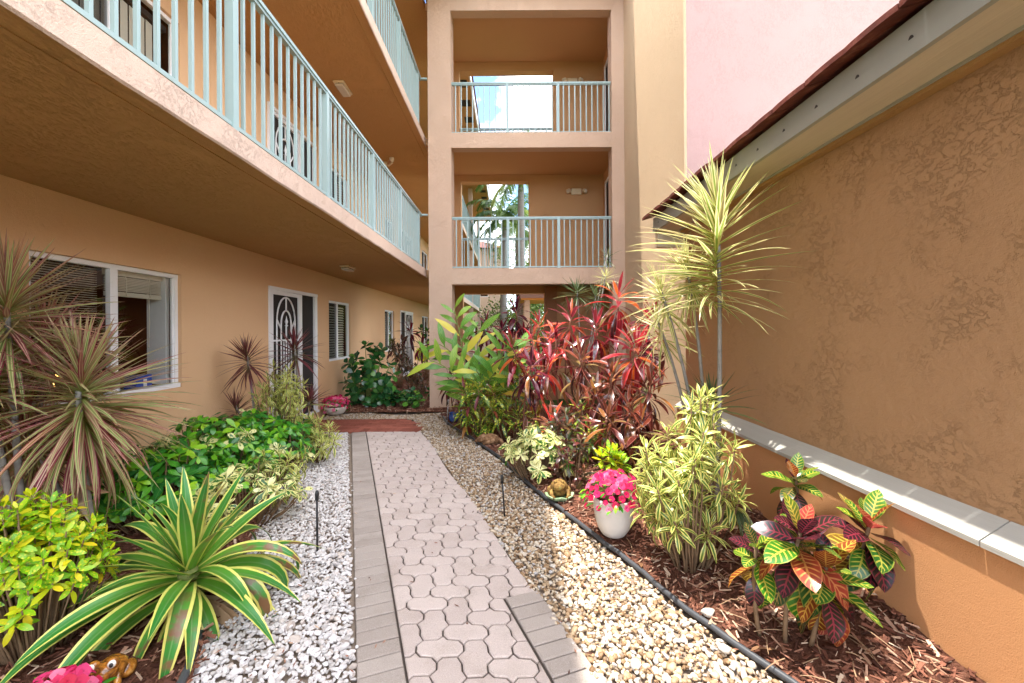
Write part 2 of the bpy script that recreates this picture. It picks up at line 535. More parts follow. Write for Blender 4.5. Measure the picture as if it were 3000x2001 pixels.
# windows ----------------------------------------------------------
def window(y0, y1, z0, z1, style='plain', split=0.5):
    X = XW - 0.035
    f = MB()
    t = 0.042
    f.box(X - 0.05, X, y0, y1, z1 - t, z1 - 0.001).box(X - 0.05, X + 0.022, y0, y1, z0 + 0.001, z0 + t)
    f.box(X - 0.05, X - 0.001, y0, y0 + t, z0 + t, z1 - t).box(X - 0.05, X - 0.001, y1 - t, y1, z0 + t, z1 - t)
    ym = y0 + (y1 - y0) * split
    f.box(X - 0.046, X - 0.004, ym - 0.03, ym + 0.03, z0 + t, z1 - t)
    f.box(X - 0.03, X - 0.012, ym + 0.03, ym + 0.05, z0 + t, z1 - t).box(X - 0.03, X - 0.012, y1 - t - 0.02, y1 - t, z0 + t, z1 - t)
    w = bput(f, 'window', M_WHITE)
    MB().quad((X - 0.024, ym + 0.03, z0 + t), (X - 0.024, y1 - t, z0 + t), (X - 0.024, y1 - t, z1 - t), (X - 0.024, ym + 0.03, z1 - t)).build('pane', M_GLASS, w)
    MB().quad((X - 0.038, y0 + t, z0 + t), (X - 0.038, ym - 0.03, z0 + t), (X - 0.038, ym - 0.03, z1 - t), (X - 0.038, y0 + t, z1 - t)).build('pane', M_GLASS, w)
    if style != 'deep':
        MB().quad((X - 0.019, y0 + t, z0 + t), (X - 0.019, ym - 0.03, z0 + t), (X - 0.019, ym - 0.03, z1 - t), (X - 0.019, y0 + t, z1 - t)).build('insect_screen', M_SCREEN, w)
    dpt = 2.2 if style == 'deep' else 0.7
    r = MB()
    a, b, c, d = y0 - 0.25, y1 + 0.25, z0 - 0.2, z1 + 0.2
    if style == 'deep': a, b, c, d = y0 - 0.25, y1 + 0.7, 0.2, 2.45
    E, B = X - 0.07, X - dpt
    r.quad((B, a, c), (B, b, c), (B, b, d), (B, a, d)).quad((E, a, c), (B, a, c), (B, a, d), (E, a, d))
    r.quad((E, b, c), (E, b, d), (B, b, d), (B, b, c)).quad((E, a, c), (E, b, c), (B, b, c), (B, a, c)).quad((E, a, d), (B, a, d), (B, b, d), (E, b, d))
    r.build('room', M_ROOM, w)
    if style == 'vertical':
        n = int((y1 - y0 - 0.1) / 0.088)
        for k in range(n):
            y = y0 + 0.06 + k * (y1 - y0 - 0.12) / n
            sl = MB().box(-0.002, 0.002, 0, 0.086, z0 + 0.03, z1 - 0.13)
            sl.build('blind_slat', M_BLIND, w, M=Matrix.Translation((X - 0.11, y, 0)) @ Matrix.Rotation(0.12, 4, 'Z'))
        MB().box(X - 0.14, X - 0.08, y0 + 0.03, y1 - 0.03, z1 - 0.12, z1 - 0.06).build('blind_rail', M_DARK, w)
    elif style == 'plain':
        for k in range(int((z1 - z0 - 0.1) / 0.05)):
            z = z0 + 0.05 + 0.05 * k
            MB().box(-0.02, 0.02, y0 + 0.05, y1 - 0.05, -0.0015, 0.0015).build('blind_slat', M_BLIND, w, M=Matrix.Translation((X - 0.10, 0, z)) @ Matrix.Rotation(0.9, 4, 'Y'))
    return w

M_SCREEN = Mat('insect_screen', 0.8, 0.2)
_t = M_SCREEN.nt.nodes.new('ShaderNodeBsdfTransparent')
_x = M_SCREEN.nt.nodes.new('ShaderNodeMixShader')
_x.inputs[0].default_value = 0.55
M_SCREEN.color((0.03, 0.03, 0.03))
M_SCREEN.nt.links.new(M_SCREEN.p.outputs[0], _x.inputs[2])
M_SCREEN.nt.links.new(_t.outputs[0], _x.inputs[1])
M_SCREEN.nt.links.new(_x.outputs[0], M_SCREEN.out.inputs['Surface'])
M_SCREEN = M_SCREEN.m

for k, base in enumerate((0.0, FL2, FL3)):
    o = 0.0 if k == 0 else base - 0.12
    for i, (a, b) in enumerate(WIN):
        if k and i == 3: pass
        st = 'deep' if (k == 0 and i == 0) else ('vertical' if i == 0 else 'plain')
        w = window(a, b, o + 0.94, o + 2.10, st, 0.49 if i != 1 else 0.45)
        if st == 'deep':
            # rolled-up blind, its cord, and the white inner jamb
            X = XW - 0.16
            MB().box(X - 0.03, X + 0.03, 3.76, 4.34, 2.02, 2.075).build('blind_rail', M_BLIND, w)
            for q in range(9):
                MB().box(X - 0.024, X + 0.024, 3.77, 4.33, 1.885 + 0.0145 * q, 1.8945 + 0.0145 * q).build('blind_slat', M_BLIND, w)
            MB().box(X - 0.028, X + 0.028, 3.77, 4.33, 1.835, 1.875).build('blind_rail', M_BLIND, w)
            for yc in (3.92, 4.18): MB().tube([(X + 0.033, yc, 2.04), (X + 0.033, yc + 0.01, 1.84)], 0.004, 5).build('blind_cord', M_BLIND, w)
            MB().tube([(X + 0.035, 4.17, 1.84), (X + 0.037, 4.175, 1.6), (X + 0.035, 4.165, 1.38)], 0.004, 5).lathe([(0.0, 0.03), (0.011, 0.0), (0.0, -0.005)], 8, (X + 0.035, 4.165, 1.36)).build('blind_cord', M_BLIND, w)
            MB().box(XW - 0.30, XW - 0.11, 4.352, 4.40, 0.98, 2.10).build('inner_jamb', M_WHITE, w)
            MB().box(XW - 0.42, XW - 0.11, 3.02, 4.40, 0.90, 0.955).build('inner_sill', M_WHITE, w)
            for q in range(24):
                MB().box(X - 0.022, X + 0.022, 3.09, 3.66, -0.0012, 0.0012).build('blind_slat', M_BLIND, w, M=Matrix.Translation((0, 0, 2.05 - 0.019 * q)))

# doors ------------------------------------------------------------
def screen_door(y0, y1, z0, z1, mirror=False):
    X = XW + 0.012
    W = y1 - y0
    fl = (lambda y: y0 + y1 - y) if mirror else (lambda y: y)
    def bx(m, x0, x1, a, b, c, d):
        a, b = sorted((fl(a), fl(b)))
        m.box(x0, x1, a, b, c, d)
    t = 0.045
    f = MB()
    bx(f, X - 0.07, X + 0.012, y0 + 0.002, y1 - 0.002, z1 - 0.05, z1 - 0.002)
    bx(f, X - 0.07, X + 0.004, y0 + 0.002, y0 + t, z0, z1 - 0.05)
    bx(f, X - 0.07, X + 0.004, y1 - 0.09, y1 - 0.002, z0, z1 - 0.05)
    bx(f, X - 0.09, X + 0.03, y0 + 0.002, y1 - 0.002, z0 - 0.025, z0 + 0.012)
    d = bput(f, 'entry_door', M_WHITE)
    a, b = y0 + t + 0.004, y0 + W * 0.635           # the hinged leaf
    l = MB()
    bx(l, X - 0.03, X + 0.002, a, a + 0.06, z0 + 0.014, z1 - 0.054)
    bx(l, X - 0.03, X + 0.002, b - 0.10, b, z0 + 0.014, z1 - 0.054)
    bx(l, X - 0.03, X + 0.001, a + 0.06, b - 0.10, z1 - 0.11, z1 - 0.054)
    bx(l, X - 0.03, X + 0.001, a + 0.06, b - 0.10, z0 + 0.014, z0 + 0.17)
    bx(l, X - 0.02, X - 0.002, a + 0.06, b - 0.10, 0.62 * (z1 - z0) + z0 - 0.02, 0.62 * (z1 - z0) + z0 + 0.005)
    l.build('door_leaf', M_WHITE, d)
    p = MB()
    bx(p, X - 0.032, X - 0.026, a + 0.06, b - 0.10, z0 + 0.17, z1 - 0.11)
    p.build('door_mesh', M_DARK, d)
    p = MB()
    bx(p, X - 0.045, X - 0.035, b + 0.004, y1 - 0.09, z0 + 0.013, z1 - 0.052)
    p.build('side_screen', M_DARK, d)
    c, H = (a + 0.06 + b - 0.10) / 2, z1 - 0.115
    o = MB()
    rr = 0.0125
    def arch(rad, top, bottom):
        pts = [(X - 0.012, fl(c - rad), bottom)]
        for q in range(13):
            th = pi - pi * q / 12
            pts.append((X - 0.012, fl(c + rad * math.cos(th)), top - rad * 1.45 + rad * 1.45 * math.sin(th)))
        pts.append((X - 0.012, fl(c + rad), bottom))
        o.tube(pts, rr, 6)
    lo = z0 + 0.16
    arch(0.265, H - 0.02, lo)
    arch(0.145, H - 0.22, lo)
    o.tube([(X - 0.012, fl(c), H - 0.03), (X - 0.012, fl(c), H - 0.22)], rr, 6)
    o.tube([(X - 0.012, fl(c), lo), (X - 0.012, fl(c), H - 0.46)], rr, 6)
    o.lathe([(0.012, 0), (0.026, 0.012), (0.012, 0.03), (0.016, 0.05), (0.026, 0.07), (0.012, 0.11), (0.0, 0.17)], 8, (X - 0.008, fl(c), H - 0.46))
    for sg in (-1, 1):
        o.tube([(X - 0.012, fl(c + sg * 0.262), H - 0.36), (X - 0.012, fl(c + sg * 0.147), H - 0.50)], rr, 6)
        for q in (0.07,): o.tube([(X - 0.012, fl(c + sg * q), lo), (X - 0.012, fl(c + sg * q), 0.62 * (z1 - z0) + z0)], rr * 0.8, 6)
    o.build('ornament', M_WHITE, d, smooth=True)
    h = MB().box(X + 0.003, X + 0.03, fl(b - 0.06) - 0.012, fl(b - 0.06) + 0.012, z0 + 0.93, z0 + 1.05)
    h.build('handle', M_WHITE, d, bevel=0.004)
    k = MB()
    a2, b2 = y0 + 0.05, y1 - 0.1
    k.quad((XW - 0.12, y0, z0), (XW - 0.12, y1, z0), (XW - 0.12, y1, z1), (XW - 0.12, y0, z1))
    k.build('inner_door', M_DARK, d)
for k, base in enumerate((0.0, FL2, FL3)):
    o = 0.0 if k == 0 else base - 0.12
    for i, (a, b) in enumerate(DOOR): screen_door(a, b, o + 0.12, o + 2.16, i == 1)

# ------------------------------------------------------------------ lobby frame and stair tower across the end
YF, YB = 8.17, 10.0
twr = thing('stair_tower', 'three storey tan lobby frame with pink stair tower closing the end of the courtyard', 'building', (0.4, YF, 0))
TI = Matrix.Translation((-0.4, -YF, 0))
def tput(mb, name, mats, **k): return mb.build(name, mats, twr, M=TI, **k)
XL, XI, XJ, XT = -1.54, -1.10, 1.98, 2.22
tput(MB().box(XL, XI, YF, YF + 0.42, -0.1, 8.1), 'pillar', M_FACADE)
tput(MB().box(XJ, XT - 0.002, YF, YF + 0.30, -0.1, 8.1), 'pillar', M_FACADE)
for z0, z1 in ((2.395, 2.70), (5.01, 5.30), (7.64, 8.1)):
    tput(MB().box(XI + 0.001, XJ - 0.001, YF + 0.002, YF + 0.21, z0, z1), 'beam', M_FACADE)
for z in (2.70, 5.30, 7.95):
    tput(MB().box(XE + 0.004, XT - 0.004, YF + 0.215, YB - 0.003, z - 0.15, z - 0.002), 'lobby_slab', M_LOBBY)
mb = MB()
bh = [(-1.09, 0.82, -0.1, 2.37), (-1.12, 0.47, 2.70, 5.00), (-1.15, 1.06, 5.30, 7.60)]
sheet_y(mb, YB, XE + 0.002, 3.2, -0.1, 8.1, bh, 0.22)
sheet_y(mb, YB + 0.22, XE + 0.002, 3.2, -0.1, 8.1, bh)
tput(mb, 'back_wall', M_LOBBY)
mb = MB()
sheet_x(mb, XT - 0.005, YF + 0.3, YB, -0.1, 8.1)
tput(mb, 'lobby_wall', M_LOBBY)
for z in (2.70, 5.30):
    d = tput(MB().box(XT - 0.045, XT - 0.006, 8.72, 8.78, z, z + 2.1).box(XT - 0.045, XT - 0.006, 9.62, 9.68, z, z + 2.1).box(XT - 0.045, XT - 0.006, 8.72, 9.68, z + 2.1, z + 2.16), 'lobby_door', M_WHITE)
    MB().box(XT - 0.02, XT - 0.008, 8.781, 9.619, z + 0.005, z + 2.099).build('door_leaf', M_DARK, d)
# ground floor back post, worn brown
tput(MB().box(0.824, 1.08, YB - 0.25, YB - 0.004, -0.1, 2.5), 'back_post', wood('worn_post', (0.32, 0.15, 0.07), 1.4))
tput(MB().box(1.082, XT - 0.01, YB - 0.1, YB - 0.006, -0.1, 2.5), 'side_panel', M_LOBBY)
# roof slab over the lobby: its eave shades the tower side
tput(MB().box(XL - 0.1, XT - 0.003, YF - 0.55, YB + 0.8, 8.101, 8.32), 'roof', M_EDGE)
# tower: side wall towards the court and pink front
YP = 5.37
mb = MB()
sheet_x(mb, XT, YP, YF + 0.3, -0.1, 9.8)
tput(mb, 'tower_side', M_BEIGE)
mb = MB()
sheet_y(mb, YP, XT, 5.30, -0.1, 9.8)
mb.quad((5.30, YP, -0.1), (5.30, 12, -0.1), (5.30, 12, 9.8), (5.30, YP, 9.8)).quad((XT, YP, 9.8), (5.3, YP, 9.8), (5.3, 12, 9.8), (XT, 12, 9.8))
tput(mb, 'tower_front', M_PINK)
mb = MB().box(XT - 0.014, XT + 0.02, YP - 0.012, YP + 0.012, -0.1, 9.8)
tput(mb, 'corner_bead', M_BEIGE)
for z in (2.70, 5.30):
    railing(twr, TI, 1, YF + 0.09, XI + 0.004, XJ - 0.004, z, [-0.02, 0.96], 0.075)
railing(twr, TI, 1, YB + 0.12, -1.115, 0.465, 2.70, [-0.32], 0.05)
railing(twr, TI, 1, YB + 0.12, -1.145, 1.055, 5.30, [0.0], 0.05)

# ------------------------------------------------------------------ garage on the right
XG, XP, XF = 1.90, 1.80, 1.584
YG = 4.60
gar = thing('garage', 'low tan stucco garage with white ledge board and red tiled eave along the right', 'building', (XG, 1.5, 0))
GI = Matrix.Translation((-XG, -1.5, 0))
def gput(mb, name, mats, **k): return mb.build(name, mats, gar, M=GI, **k)
mb = MB()
sheet_x(mb, XG, -3.0, YG, 0.6, 2.62)
mb.quad((XG, YG, -0.1), (6.0, YG, -0.1), (6.0, YG, 2.62), (XG, YG, 2.62))
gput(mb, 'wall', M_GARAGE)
mb = MB()
mb.quad((XP, -3.0, -0.1), (XP, YG, -0.1), (XP, YG, 0.69), (XP, -3.0, 0.69)).quad((XP, YG, -0.1), (XG, YG, -0.1), (XG, YG, 0.69), (XP, YG, 0.69))
gput(mb, 'plinth', M_PLINTH)
lb = MB()
for a, b in ((-3.0, 1.62), (1.626, YG + 0.01)):
    x0, z0, x1, z1 = XP - 0.018, 0.668, XG - 0.001, 0.765
    lb.add([(x0, a, z0), (x0, b, z0), (x0, a, z0 + 0.022), (x0, b, z0 + 0.022), (x1, a, z1), (x1, b, z1), (x1, a, z0), (x1, b, z0)],
           [(0, 1, 3, 2), (2, 3, 5, 4), (0, 6, 7, 1), (0, 2, 4, 6), (1, 7, 5, 3)])
gput(lb, 'ledge_board', M_CAP)
gput(MB().box(XF + 0.028, XG - 0.03, -3.0, YG + 0.02, 2.580, 2.598), 'soffit_board', M_BOARD)
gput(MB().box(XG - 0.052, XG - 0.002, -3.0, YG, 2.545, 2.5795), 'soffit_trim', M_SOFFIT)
gput(MB().box(XG - 0.062, XG - 0.053, -3.0, YG, 2.566, 2.5795), 'trim_strip', M_CAP)
gput(MB().box(XF, XF + 0.026, -3.0, YG + 0.10, 2.572, 2.637), 'fascia_board', M_GREYTRIM)
gput(MB().box(XF + 0.004, XF + 0.028, -3.0, YG + 0.10, 2.6385, 2.722), 'bird_stop', M_GREYTRIM)
gput(MB().box(XF + 0.028, XG + 0.3, YG + 0.022, YG + 0.10, 2.40, 2.722), 'gable_end', M_BOARD)
wh = MB()
wh.add([(0, 0.011 * math.cos(pi * k / 6), 0.017 * math.sin(pi * k / 6)) for k in range(7)] + [(0.02, 0.011 * math.cos(pi * k / 6), 0.017 * math.sin(pi * k / 6)) for k in range(7)],
       [tuple(range(7)), *[(k, k + 1, k + 8, k + 7) for k in range(6)]])
ME_WEEP = wh.mesh('weep_hole', M_BLACK)
tl = MB()
r = random.Random(3)
n = 8
vs, fs = [], []
for i in range(n + 1):                           # low barrel profile across one tile
    t = i / n
    h = 0.005 * math.sin(pi * t) ** 0.6
    y = t * 0.256
    vs += [(0, y, h), (0.42, y, h + 0.13), (0, y, h + 0.026), (0.42, y, h + 0.156)]
for i in range(n):
    b = 4 * i
    fs += [(b, b + 4, b + 6, b + 2), (b + 2, b + 6, b + 7, b + 3), (b, b + 1, b + 5, b + 4)]
fs += [(0, 2, 3, 1), (4 * n, 4 * n + 1, 4 * n + 3, 4 * n + 2)]
ME_TILE = tl.add(vs, fs).mesh('roof_tile', M_TILE)
for row in range(4):
    for k in range(30):
        y = -3.05 + 0.26 * k
        put('roof_tile', ME_TILE, gar, GI @ Matrix.Translation((XF - 0.098 + row * 0.36 + r.uniform(-0.006, 0.006), y, 2.716 + row * 0.105 + r.uniform(-0.003, 0.003))) @ Matrix.Rotation(r.uniform(-0.012, 0.012), 4, 'X'))
        if row == 0: put('weep_hole', ME_WEEP, gar, GI @ Matrix.Translation((XF + 0.0025, y + 0.05, 2.6375)))
mb = MB().quad((XF + 0.03, -3.0, 2.715), (XF + 0.03, YG + 0.1, 2.715), (6, YG + 0.1, 4.1), (6, -3.0, 4.1))
gput(mb, 'roof_deck', M_BOARD)

# ------------------------------------------------------------------ lamps on the ceilings
def ceiling_light(loc, rz, label, sx=0.30, sy=0.16):
    t = thing('ceiling_light', label, 'light', loc, 'cream box lights under the walkways', rz)
    MB().box(-sx / 2, sx / 2, -sy / 2, sy / 2, -0.028, 0).build('base', M_LAMP, t, bevel=0.006)
    MB().box(-sx / 2 + 0.02, sx / 2 - 0.02, -sy / 2 + 0.015, sy / 2 - 0.015, -0.07, -0.029).build('lens', M_CLEAR, t, bevel=0.014)
    for q in (-1, 1): MB().lathe([(0.0, -0.003), (0.007, -0.003), (0.007, 0.0)], 8, (sx * 0.42 * q, 0, -0.0285)).build('screw', M_DARK, t)
ceiling_light((-2.63, 6.95, FL2 - TH), pi / 2 + 0.0, 'small cream box light under the lower walkway soffit near the screen door')
ceiling_light((-2.46, 6.35, FL3 - TH), pi / 2, 'cream box light under the upper walkway soffit above the second floor railing', 0.36, 0.16)

def emergency_light(loc, M, label, exit_sign=False):
    t = thing('emergency_light', label, 'light', loc, 'twin head emergency lights')
    t.matrix_world = Matrix.Translation(loc) @ M
    MB().box(-0.12, 0.12, -0.05, 0, -0.07, 0.07).build('housing', M_LAMP, t, bevel=0.012)
    for s in (-1, 1):
        h = MB().box(-0.055, 0.055, -0.05, 0.03, -0.05, 0.05)
        ho = h.build('lamp_head', M_LAMP, t, bevel=0.02, M=Matrix.Translation((0.185 * s, -0.06, 0.0)) @ Matrix.Rotation(0.35 * s, 4, 'Z') @ Matrix.Rotation(0.3 * s, 4, 'Y'))
        MB().box(-0.036, 0.036, -0.054, -0.0505, -0.032, 0.032).build('lens', M_CLEAR, ho)
    if exit_sign:
        for i, ch in enumerate('EXIT'):
            x = -0.078 + 0.046 * i
            b = MB()
            Y = -0.053
            if ch == 'E': b.box(x, x + 0.008, Y, Y + 0.002, -0.035, 0.035); [b.box(x + 0.0085, x + 0.03, Y, Y + 0.002, q - 0.005, q + 0.005) for q in (-0.03, 0, 0.03)]
            if ch == 'X':
                for s in (-1, 1): b.add([(x + 0.015 - s * 0.015 - 0.004, Y - 0.001 * (s > 0), -0.035), (x + 0.015 - s * 0.015 + 0.004, Y - 0.001 * (s > 0), -0.035), (x + 0.015 + s * 0.015 + 0.004, Y - 0.001 * (s > 0), 0.035), (x + 0.015 + s * 0.015 - 0.004, Y - 0.001 * (s > 0), 0.035)], [(0, 1, 2, 3)])
            if ch == 'I': b.box(x + 0.011, x + 0.019, Y, Y + 0.002, -0.035, 0.035)
            if ch == 'T': b.box(x + 0.011, x + 0.019, Y, Y + 0.002, -0.035, 0.0245); b.box(x, x + 0.03, Y, Y + 0.002, 0.025, 0.035)
            b.build('letter', M_RED, t)
emergency_light((1.58, YB - 0.001, 4.74), Matrix.Identity(4), 'cream twin head emergency light on the second floor lobby wall')
emergency_light((1.50, YB - 0.001, 7.32), Matrix.Identity(4), 'cream twin head emergency light behind the top floor lobby railing')
emergency_light((-2.46, 8.95, FL3 - TH - 0.10), Matrix.Rotation(-0.9, 4, 'Z') @ Matrix.Scale(0.85, 4), 'cream exit sign with twin lamp heads hanging below the upper walkway', True)
MB().box(-0.02, 0.02, -0.045, -0.01, 0.07, 0.155).build('stem', M_LAMP, bpy.data.objects['emergency_light.002'])

# things inside the front left window
t = thing('canister', 'white ceramic canister with knob lid on the front window sill inside', 'canister', (-3.68, 3.93, 0.956))
MB().lathe([(0.0, 0), (0.06, 0), (0.066, 0.02), (0.066, 0.12), (0.06, 0.13), (0.0, 0.13)], 20).build('body', M_WHITE, t, smooth=True)
MB().lathe([(0.068, 0.131), (0.06, 0.15), (0.02, 0.165), (0.012, 0.172), (0.02, 0.185), (0.018, 0.20), (0.0, 0.205)], 20).build('lid', M_WHITE, t, smooth=True)
M_BLUE = plain('blue_box', (0.03, 0.08, 0.42), 0.5, 0.4)
t = thing('tissue_box', 'bright blue cardboard box on the front window sill beside the canister', 'box', (-3.66, 4.20, 0.956))
MB().box(-0.06, 0.06, -0.09, 0.09, 0, 0.13).build('carton', M_BLUE, t)
MB().box(0.0605, 0.062, -0.01, 0.03, 0.01, 0.09).build('printed_label', M_WHITE, t)
M_GLOW = Mat('lit_shade', 0.6, 0.2)
M_GLOW.color((0.8, 0.45, 0.12))
M_GLOW.p.inputs['Emission Color'].default_value = (1.0, 0.52, 0.14, 1)
M_GLOW.p.inputs['Emission Strength'].default_value = 0.9
t = thing('table_lamp', 'lit amber table lamp seen deep inside the front left window', 'lamp', (-4.55, 4.35, 0.75))
MB().lathe([(0.0, 0.0), (0.10, 0.0), (0.10, 0.02), (0.02, 0.04), (0.02, 0.26)], 16).build('stand', M_DARK, t, smooth=True)
MB().lathe([(0.15, 0.20), (0.10, 0.40)], 20).build('lamp_shade', M_GLOW.m, t, smooth=True)
t = thing('side_table', 'dark table inside the front left window under the amber lamp', 'table', (-4.6, 4.35, 0.22))
MB().box(-0.35, 0.35, -0.5, 0.5, 0.49, 0.529).build('table_top', M_DARK, t)
for sx in (-0.3, 0.3):
    for sy in (-0.45, 0.45): MB().box(sx - 0.025, sx + 0.025, sy - 0.025, sy + 0.025, 0, 0.4895).build('leg', M_DARK, t)

# ------------------------------------------------------------------ ground
def edge_x(y):                    # plastic edging between pebbles and the right bed
    pts = [(0.6, 1.75), (1.2, 1.47), (1.817, 1.158), (2.278, 0.924), (2.68, 0.778), (3.216, 0.548), (4.085, 0.19), (4.92, -0.09), (5.84, -0.50), (6.9, -1.02), (7.7, -1.25)]
    if y <= pts[0][0]: return pts[0][1]
    for (a, b), (c, d) in zip(pts, pts[1:]):
        if y <= c: return b + (d - b) * (y - a) / (c - a)
    return pts[-1][1]
def bed_x(y):                     # gravel / planting line on the left
    pts = [(0.6, -1.1), (1.817, -1.385), (2.4, -1.66), (3.67, -2.09), (4.35, -2.31), (5.84, -2.86), (6.4, -3.0)]
    if y <= pts[0][0]: return pts[0][1]
    for (a, b), (c, d) in zip(pts, pts[1:]):
        if y <= c: return b + (d - b) * (y - a) / (c - a)
    return pts[-1][1]
def path_l(y): return -0.67 - 0.386 * (y - 1.817)
def path_r(y): return 0.353 - 0.366 * (y - 1.817)
def zr(x, y):                     # surface of the right bed
    e = edge_x(y)
    t = max(0.0, min(1.0, (x - e) / max(0.3, (1.82 - e))))
    z = 0.015 + 0.16 * t ** 1.2
    if y > 5.0: z *= max(0.25, 1 - (y - 5.0) * 0.35)
    return z + 0.010 * math.sin(x * 9.1 + y * 4.3) + 0.008 * math.sin(y * 11.7 - x * 5.0)

M_SOIL = Mat('soil', 0.95, 0.1)
a = M_SOIL.noise(6, 6, 0.7)
M_SOIL.color(M_SOIL.ramp(a, [(0.35, (0.045, 0.020, 0.012)), (0.6, (0.11, 0.05, 0.03))])).bump(M_SOIL.noise(60, 5, 0.7), 0.02)
M_LAWN = Mat('lawn', 0.9, 0.1)
a = M_LAWN.noise(3, 6, 0.7)
M_LAWN.color(M_LAWN.ramp(a, [(0.35, (0.03, 0.06, 0.012)), (0.65, (0.07, 0.12, 0.03))]))
put('ground', MB().quad((-250, -250, -0.09), (250, -250, -0.09), (250, 250, -0.09), (-250, 250, -0.09)).mesh('ground', M_LAWN.m))['kind'] = 'structure'

M_MULCH = Mat('mulch_ground', 0.95, 0.1)
v = M_MULCH.pos((1, 1, 1))
a = M_MULCH.noise(45, 6, 0.75, 1.0)
b = M_MULCH.noise(5, 3, 0.6)
cm = M_MULCH.ramp(a, [(0.28, (0.035, 0.014, 0.009)), (0.48, (0.15, 0.060, 0.036)), (0.62, (0.25, 0.115, 0.075)), (0.75, (0.36, 0.20, 0.14))])
M_MULCH.color(M_MULCH.mix(b.step(0.4, 0.65), cm, M_MULCH.mix(0.35, cm, (0.10, 0.045, 0.03))))
M_MULCH.bump(a, 0.03)
def field(name, xs, y0, y1, ny, nx, zf):
    vs, fs = [], []
    for j in range(ny + 1):
        y = y0 + (y1 - y0) * j / ny
        lo, hi = xs(y)
        for i in range(nx + 1):
            x = lo + (hi - lo) * i / nx
            vs.append((x, y, zf(x, y)))
    for j in range(ny):
        for i in range(nx):
            b = j * (nx + 1) + i
            fs.append((b, b + 1, b + nx + 2, b + nx + 1))
    o = put(name, MB().add(vs, fs).mesh(name, M_MULCH.m, smooth=True))
    o['kind'] = 'structure'
    return o
field('mulch_bed', lambda y: (edge_x(y) - 0.01, 1.83 if y < YG else 2.4), -1.0, 8.4, 90, 24, zr)
def zl(x, y): return 0.012 + 0.02 * (1 + math.sin(x * 7 + y * 5.1)) * 0.5 + max(0, bed_x(y) - x) * 0.02
field('mulch_bed', lambda y: (XW - 0.02, bed_x(y) + 0.02), -1.0, 6.35, 70, 16, zl)
field('mulch_bed', lambda y: (XW - 0.02, -1.0), 7.85, 18.0, 60, 12, lambda x, y: 0.02 + 0.012 * math.sin(x * 8 + y * 6) + min(1, (y - 7.85)) * 0.05)
M_GRIT = plain('grit', (0.24, 0.185, 0.14), 0.95, 0.1, grain=0.4, gscale=60)
put('gravel_base', MB().quad((-3.45, -1, -0.028), (2.2, -1, -0.028), (2.2, 8.3, -0.028), (-3.45, 8.3, -0.028)).mesh('gravel_base', M_GRIT))['kind'] = 'structure'

# ---- path of interlocking pavers, a soldier course beside it, red bricks at the door
path = thing('path', None, None, (0, 0, 0))
path['kind'] = 'structure'
def paver_mat(name, lo, hi, stain):
    m = Mat(name, 0.88, 0.15)
    r_ = m.rnd()
    sp = m.noise(220, 3, 0.7)
    cl = m.noise(5, 4, 0.6)
    base = m.mix(r_, lo, hi)
    base = m.mix(cl.step(0.45, 0.75) * 0.45, base, stain)
    base = m.mix(sp.step(0.52, 0.68) * 0.5, base, [min(1, x * 1.35) for x in hi])
    base = m.mix(sp.step(0.48, 0.30) * 0.45, base, [x * 0.55 for x in lo])
    m.color(base).bump(sp, 0.002, 0.8)
    return m.m
M_PAVER = paver_mat('paver_pink_grey', (0.45, 0.37, 0.33), (0.52, 0.435, 0.39), (0.35, 0.28, 0.23))
M_BORDER = paver_mat('paver_grey', (0.32, 0.27, 0.235), (0.38, 0.325, 0.285), (0.23, 0.19, 0.155))
M_BRICK = paver_mat('brick_red', (0.20, 0.060, 0.040), (0.33, 0.11, 0.075), (0.13, 0.045, 0.03))
M_SAND = plain('joint_sand', (0.07, 0.055, 0.045), 0.95, 0.1)

TV = Vector((-0.376, 1.0)).normalized()
NV = Vector((TV.y, -TV.x))
O0 = Vector((path_l(1.0), 1.0))
def to_w(s, t): return O0 + NV * s + TV * t            # s across (from the left edge), t along
def clip(poly, nx, ny, d):                               # keep nx*x + ny*y <= d
    out = []
    for i, p in enumerate(poly):
        q = poly[(i + 1) % len(poly)]
        a, b = nx * p[0] + ny * p[1] - d, nx * q[0] + ny * q[1] - d
        if a <= 0: out.append(p)
        if (a < 0 < b) or (b < 0 < a):
            t = a / (a - b)
            out.append((p[0] + (q[0] - p[0]) * t, p[1] + (q[1] - p[1]) * t))
    return out
def area(p): return 0.5 * abs(sum(p[i][0] * p[(i + 1) % len(p)][1] - p[(i + 1) % len(p)][0] * p[i][1] for i in range(len(p))))
def prism(poly, name, mat, ch=0.004, h=0.055, gap=0.0):
    A = sum(p[0] * poly[(i + 1) % len(poly)][1] - poly[(i + 1) % len(poly)][0] * p[1] for i, p in enumerate(poly))
    if A < 0: poly = poly[::-1]
    n = len(poly)
    def off(d):
        res = []
        for i, p in enumerate(poly):
            a, b = poly[i - 1], poly[(i + 1) % n]
            u = Vector((p[0] - a[0], p[1] - a[1])); w = Vector((b[0] - p[0], b[1] - p[1]))
            if u.length < 1e-6 or w.length < 1e-6: res.append(p); continue
            nn = (Vector((-u.y, u.x)).normalized() + Vector((-w.y, w.x)).normalized())
            k = nn.length_squared / 2
            res.append((p[0] + nn.x * d / max(k, 0.5), p[1] + nn.y * d / max(k, 0.5)))
        return res
    o, i_ = off(gap), off(gap + ch)
    vs = [(p[0], p[1], -h) for p in o] + [(p[0], p[1], -ch * 0.8) for p in o] + [(p[0], p[1], 0) for p in i_]
    fs = [tuple(range(2 * n, 3 * n))]
    for k in range(n):
        q = (k + 1) % n
        fs += [(k, q, n + q, n + k), (n + k, n + q, 2 * n + q, 2 * n + k)]
    return MB().add(vs, fs).mesh(name, mat)
